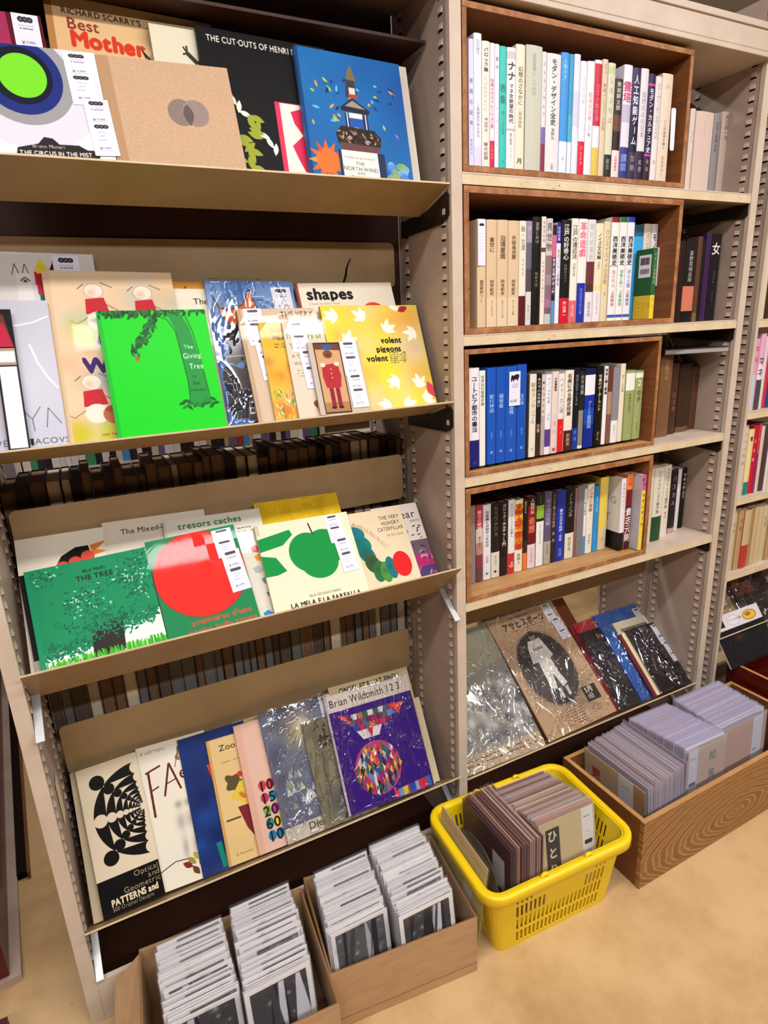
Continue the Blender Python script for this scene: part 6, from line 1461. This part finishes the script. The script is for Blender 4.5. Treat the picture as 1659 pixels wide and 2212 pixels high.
rear_row(XA1 + .004, XB0 - .004, .9055, (.18, .20), DK, [PAGES_BROWN, PAGES_BROWN, PAGES, solid('3a2a1e', .8)], 'dark old book seen from behind through the gap above the third display shelf', 'old books behind the third display shelf')
rear_shelf(XA1, XB0, .53, 'rear shelf behind the lowest display shelf')
rear_row(XA1 + .004, XB0 - .004, .5305, (.24, .28), DK + ['6a625c', '8a8078', '3c4048'], [PAGES_BROWN, PAGES_BROWN, PAGES, solid('5a4a3c', .8), solid('6c6660', .8)], 'old book seen from behind through the gap above the lowest display shelf', 'old books behind the lowest display shelf')
rear_shelf(XA1, XB0, .15, 'rear shelf behind the cardboard boxes')
rear_row(XA1 + .004, -.70, .1505, (.20, .25), DK[:4], [PAGES_BROWN], 'dark old book low down behind the cardboard boxes', 'old books behind the cardboard boxes')
rear_shelf(XA1, XB0, 1.28, 'rear shelf behind the bright green picture book')
b = MB(); b.box(XA1 + .002, XB0 - .002, .2175, .2205, 1.20, 1.99, SHADE_BROWN); tag(b.obj('back_plate'), 'added dark brown plate darkening the gaps behind two upper picture book shelves', 'panel')  # plate added to keep the gaps around the top shelf black
# backs of the right bay: plain back plates of the rear shelves keep the boxes dark behind
for z, n in ((1.635, 'topmost'), (1.33, 'second'), (1.0235, 'third'), (.7174, 'lowest')):
    b = MB(); b.box(XB1 + .002, XC0 - .002, .2175, .2205, z - .03, z + .27, PLATE); tag(b.obj('back_plate'), 'tan steel back plate of the right bay, %s one' % n, 'panel')
# far bookcase across the next aisle
fcz = tag(empty('bookcase', (-.98, 1.45, 0)), 'far cream bookcase across the next aisle, seen through a slit', 'bookcase')
b = MB(); b.box(0, 2.4, .27, .29, 0, 1.9, STEEL); b.obj('back_panel', fcz)
for xx in (0, 1.19, 2.38): b = MB(); b.box(xx, xx + .02, 0, .27, 0, 1.9, STEEL_PALE); b.obj('side_panel', fcz)
for zz in (.05, .35, .62, .90, 1.2, 1.5): b = MB(); b.box(.02, 2.38, .002, .27, zz - .02, zz, STEEL_PALE); b.obj('shelf_board', fcz)
PL = ['e8e4dc', 'c8beb0', '1c1a20', '3c8c5c', 'e0d8d0', 'a83038', '6c5c88', 'd8d0c4', '4890c8', '2a2430', 'e4dcc8', 'b09a78']
x = -.955
while x < .19:
    w = R.choice([.018, .026, .034, .022])
    
    a_ = plain_book(x, 1.46, .9005, w, R.choice([.2, .22, .24]), .15, R.choice(PL), PAGES_WHITE, 'small book on the far bookcase across the next aisle', 'books on the far bookcase', True); x += w + .001
# ------------------------------------------------------------------ left edge: red-brown cabinet with a cream plinth
cb = tag(empty('cabinet', M=Matrix.Translation((-1.066, .19, 0)) @ Matrix.Rotation(.088, 4, 'Z')), 'dark red-brown wooden cabinet along the left edge of the picture', 'cabinet')
b = MB(); b.box(-.5, -.022, 0.0, 1.6, .02, 1.25, REDWOOD); b.obj('carcass', cb, bevel=.002)
b = MB(); b.box(-.5, -.0, -.008, 1.60, 0, .018, STEEL); b.obj('plinth', cb, bevel=.001)
b = MB(); b.box(0.0, .024, .30, 1.3, 0, .02, SEAM); b.box(.024, .03, .29, 1.3, 0, .022, CRATE_SIDE); b.obj('shadow_gap_plank', cb)  # black strip paints the shadowed gap; the brown edge is a plank
b = MB(); b.box(-.3, 0, -.12, 0, 0, .10, solid('4a1c2c', .5)); o = b.obj('storage_box', None, (-1.065, .02, 0)); tag(o, 'dark plum box at the lower left corner of the picture', 'box')
# strip of tape on the left upright, cable, dark mark
b = MB(); b.box(0, .0004, 0, .04, 0, .1, solid('dcd0a8', .5)); tag(b.obj('tape_strip', None, (XA1 + .0003, .085, .43)), 'cream tape strip on the inner face of the left upright', 'tape')
b = MB(); P_ = [(0, 0), (.003, .004), (.008, .012), (.014, .026), (.017, .040), (.022, .050), (.030, .062), (.0315, .0605), (.025, .049), (.0215, .039), (.019, .025), (.0125, .011), (.006, .002)]
b.prism(P_, 1, 0, .0004, SEAM); tag(b.obj('scratch_mark', None, (-.182, .2118, 1.440)), 'curved black scratch on the tan panel of the second display shelf', 'mark')
# through the gap under the lowest flat shelf: a pale floor-standing board behind
b = MB(); b.box(0, .9, 0, .02, 0, 1.0, WALLB); tag(b.obj('panel_board', None, (.62, 1.15, 0)), 'pale cream board standing beyond the rack, seen under the lowest flat shelf', 'board')
b = MB(); b.box(0, .05, 0, .03, 0, 1.2, solid('8a94a8', .4)); tag(b.obj('metal_post', None, (.72, .95, 0)), 'grey-blue metal post beyond the rack, beside the pale board', 'post')
bpy.data.objects.remove(_to)
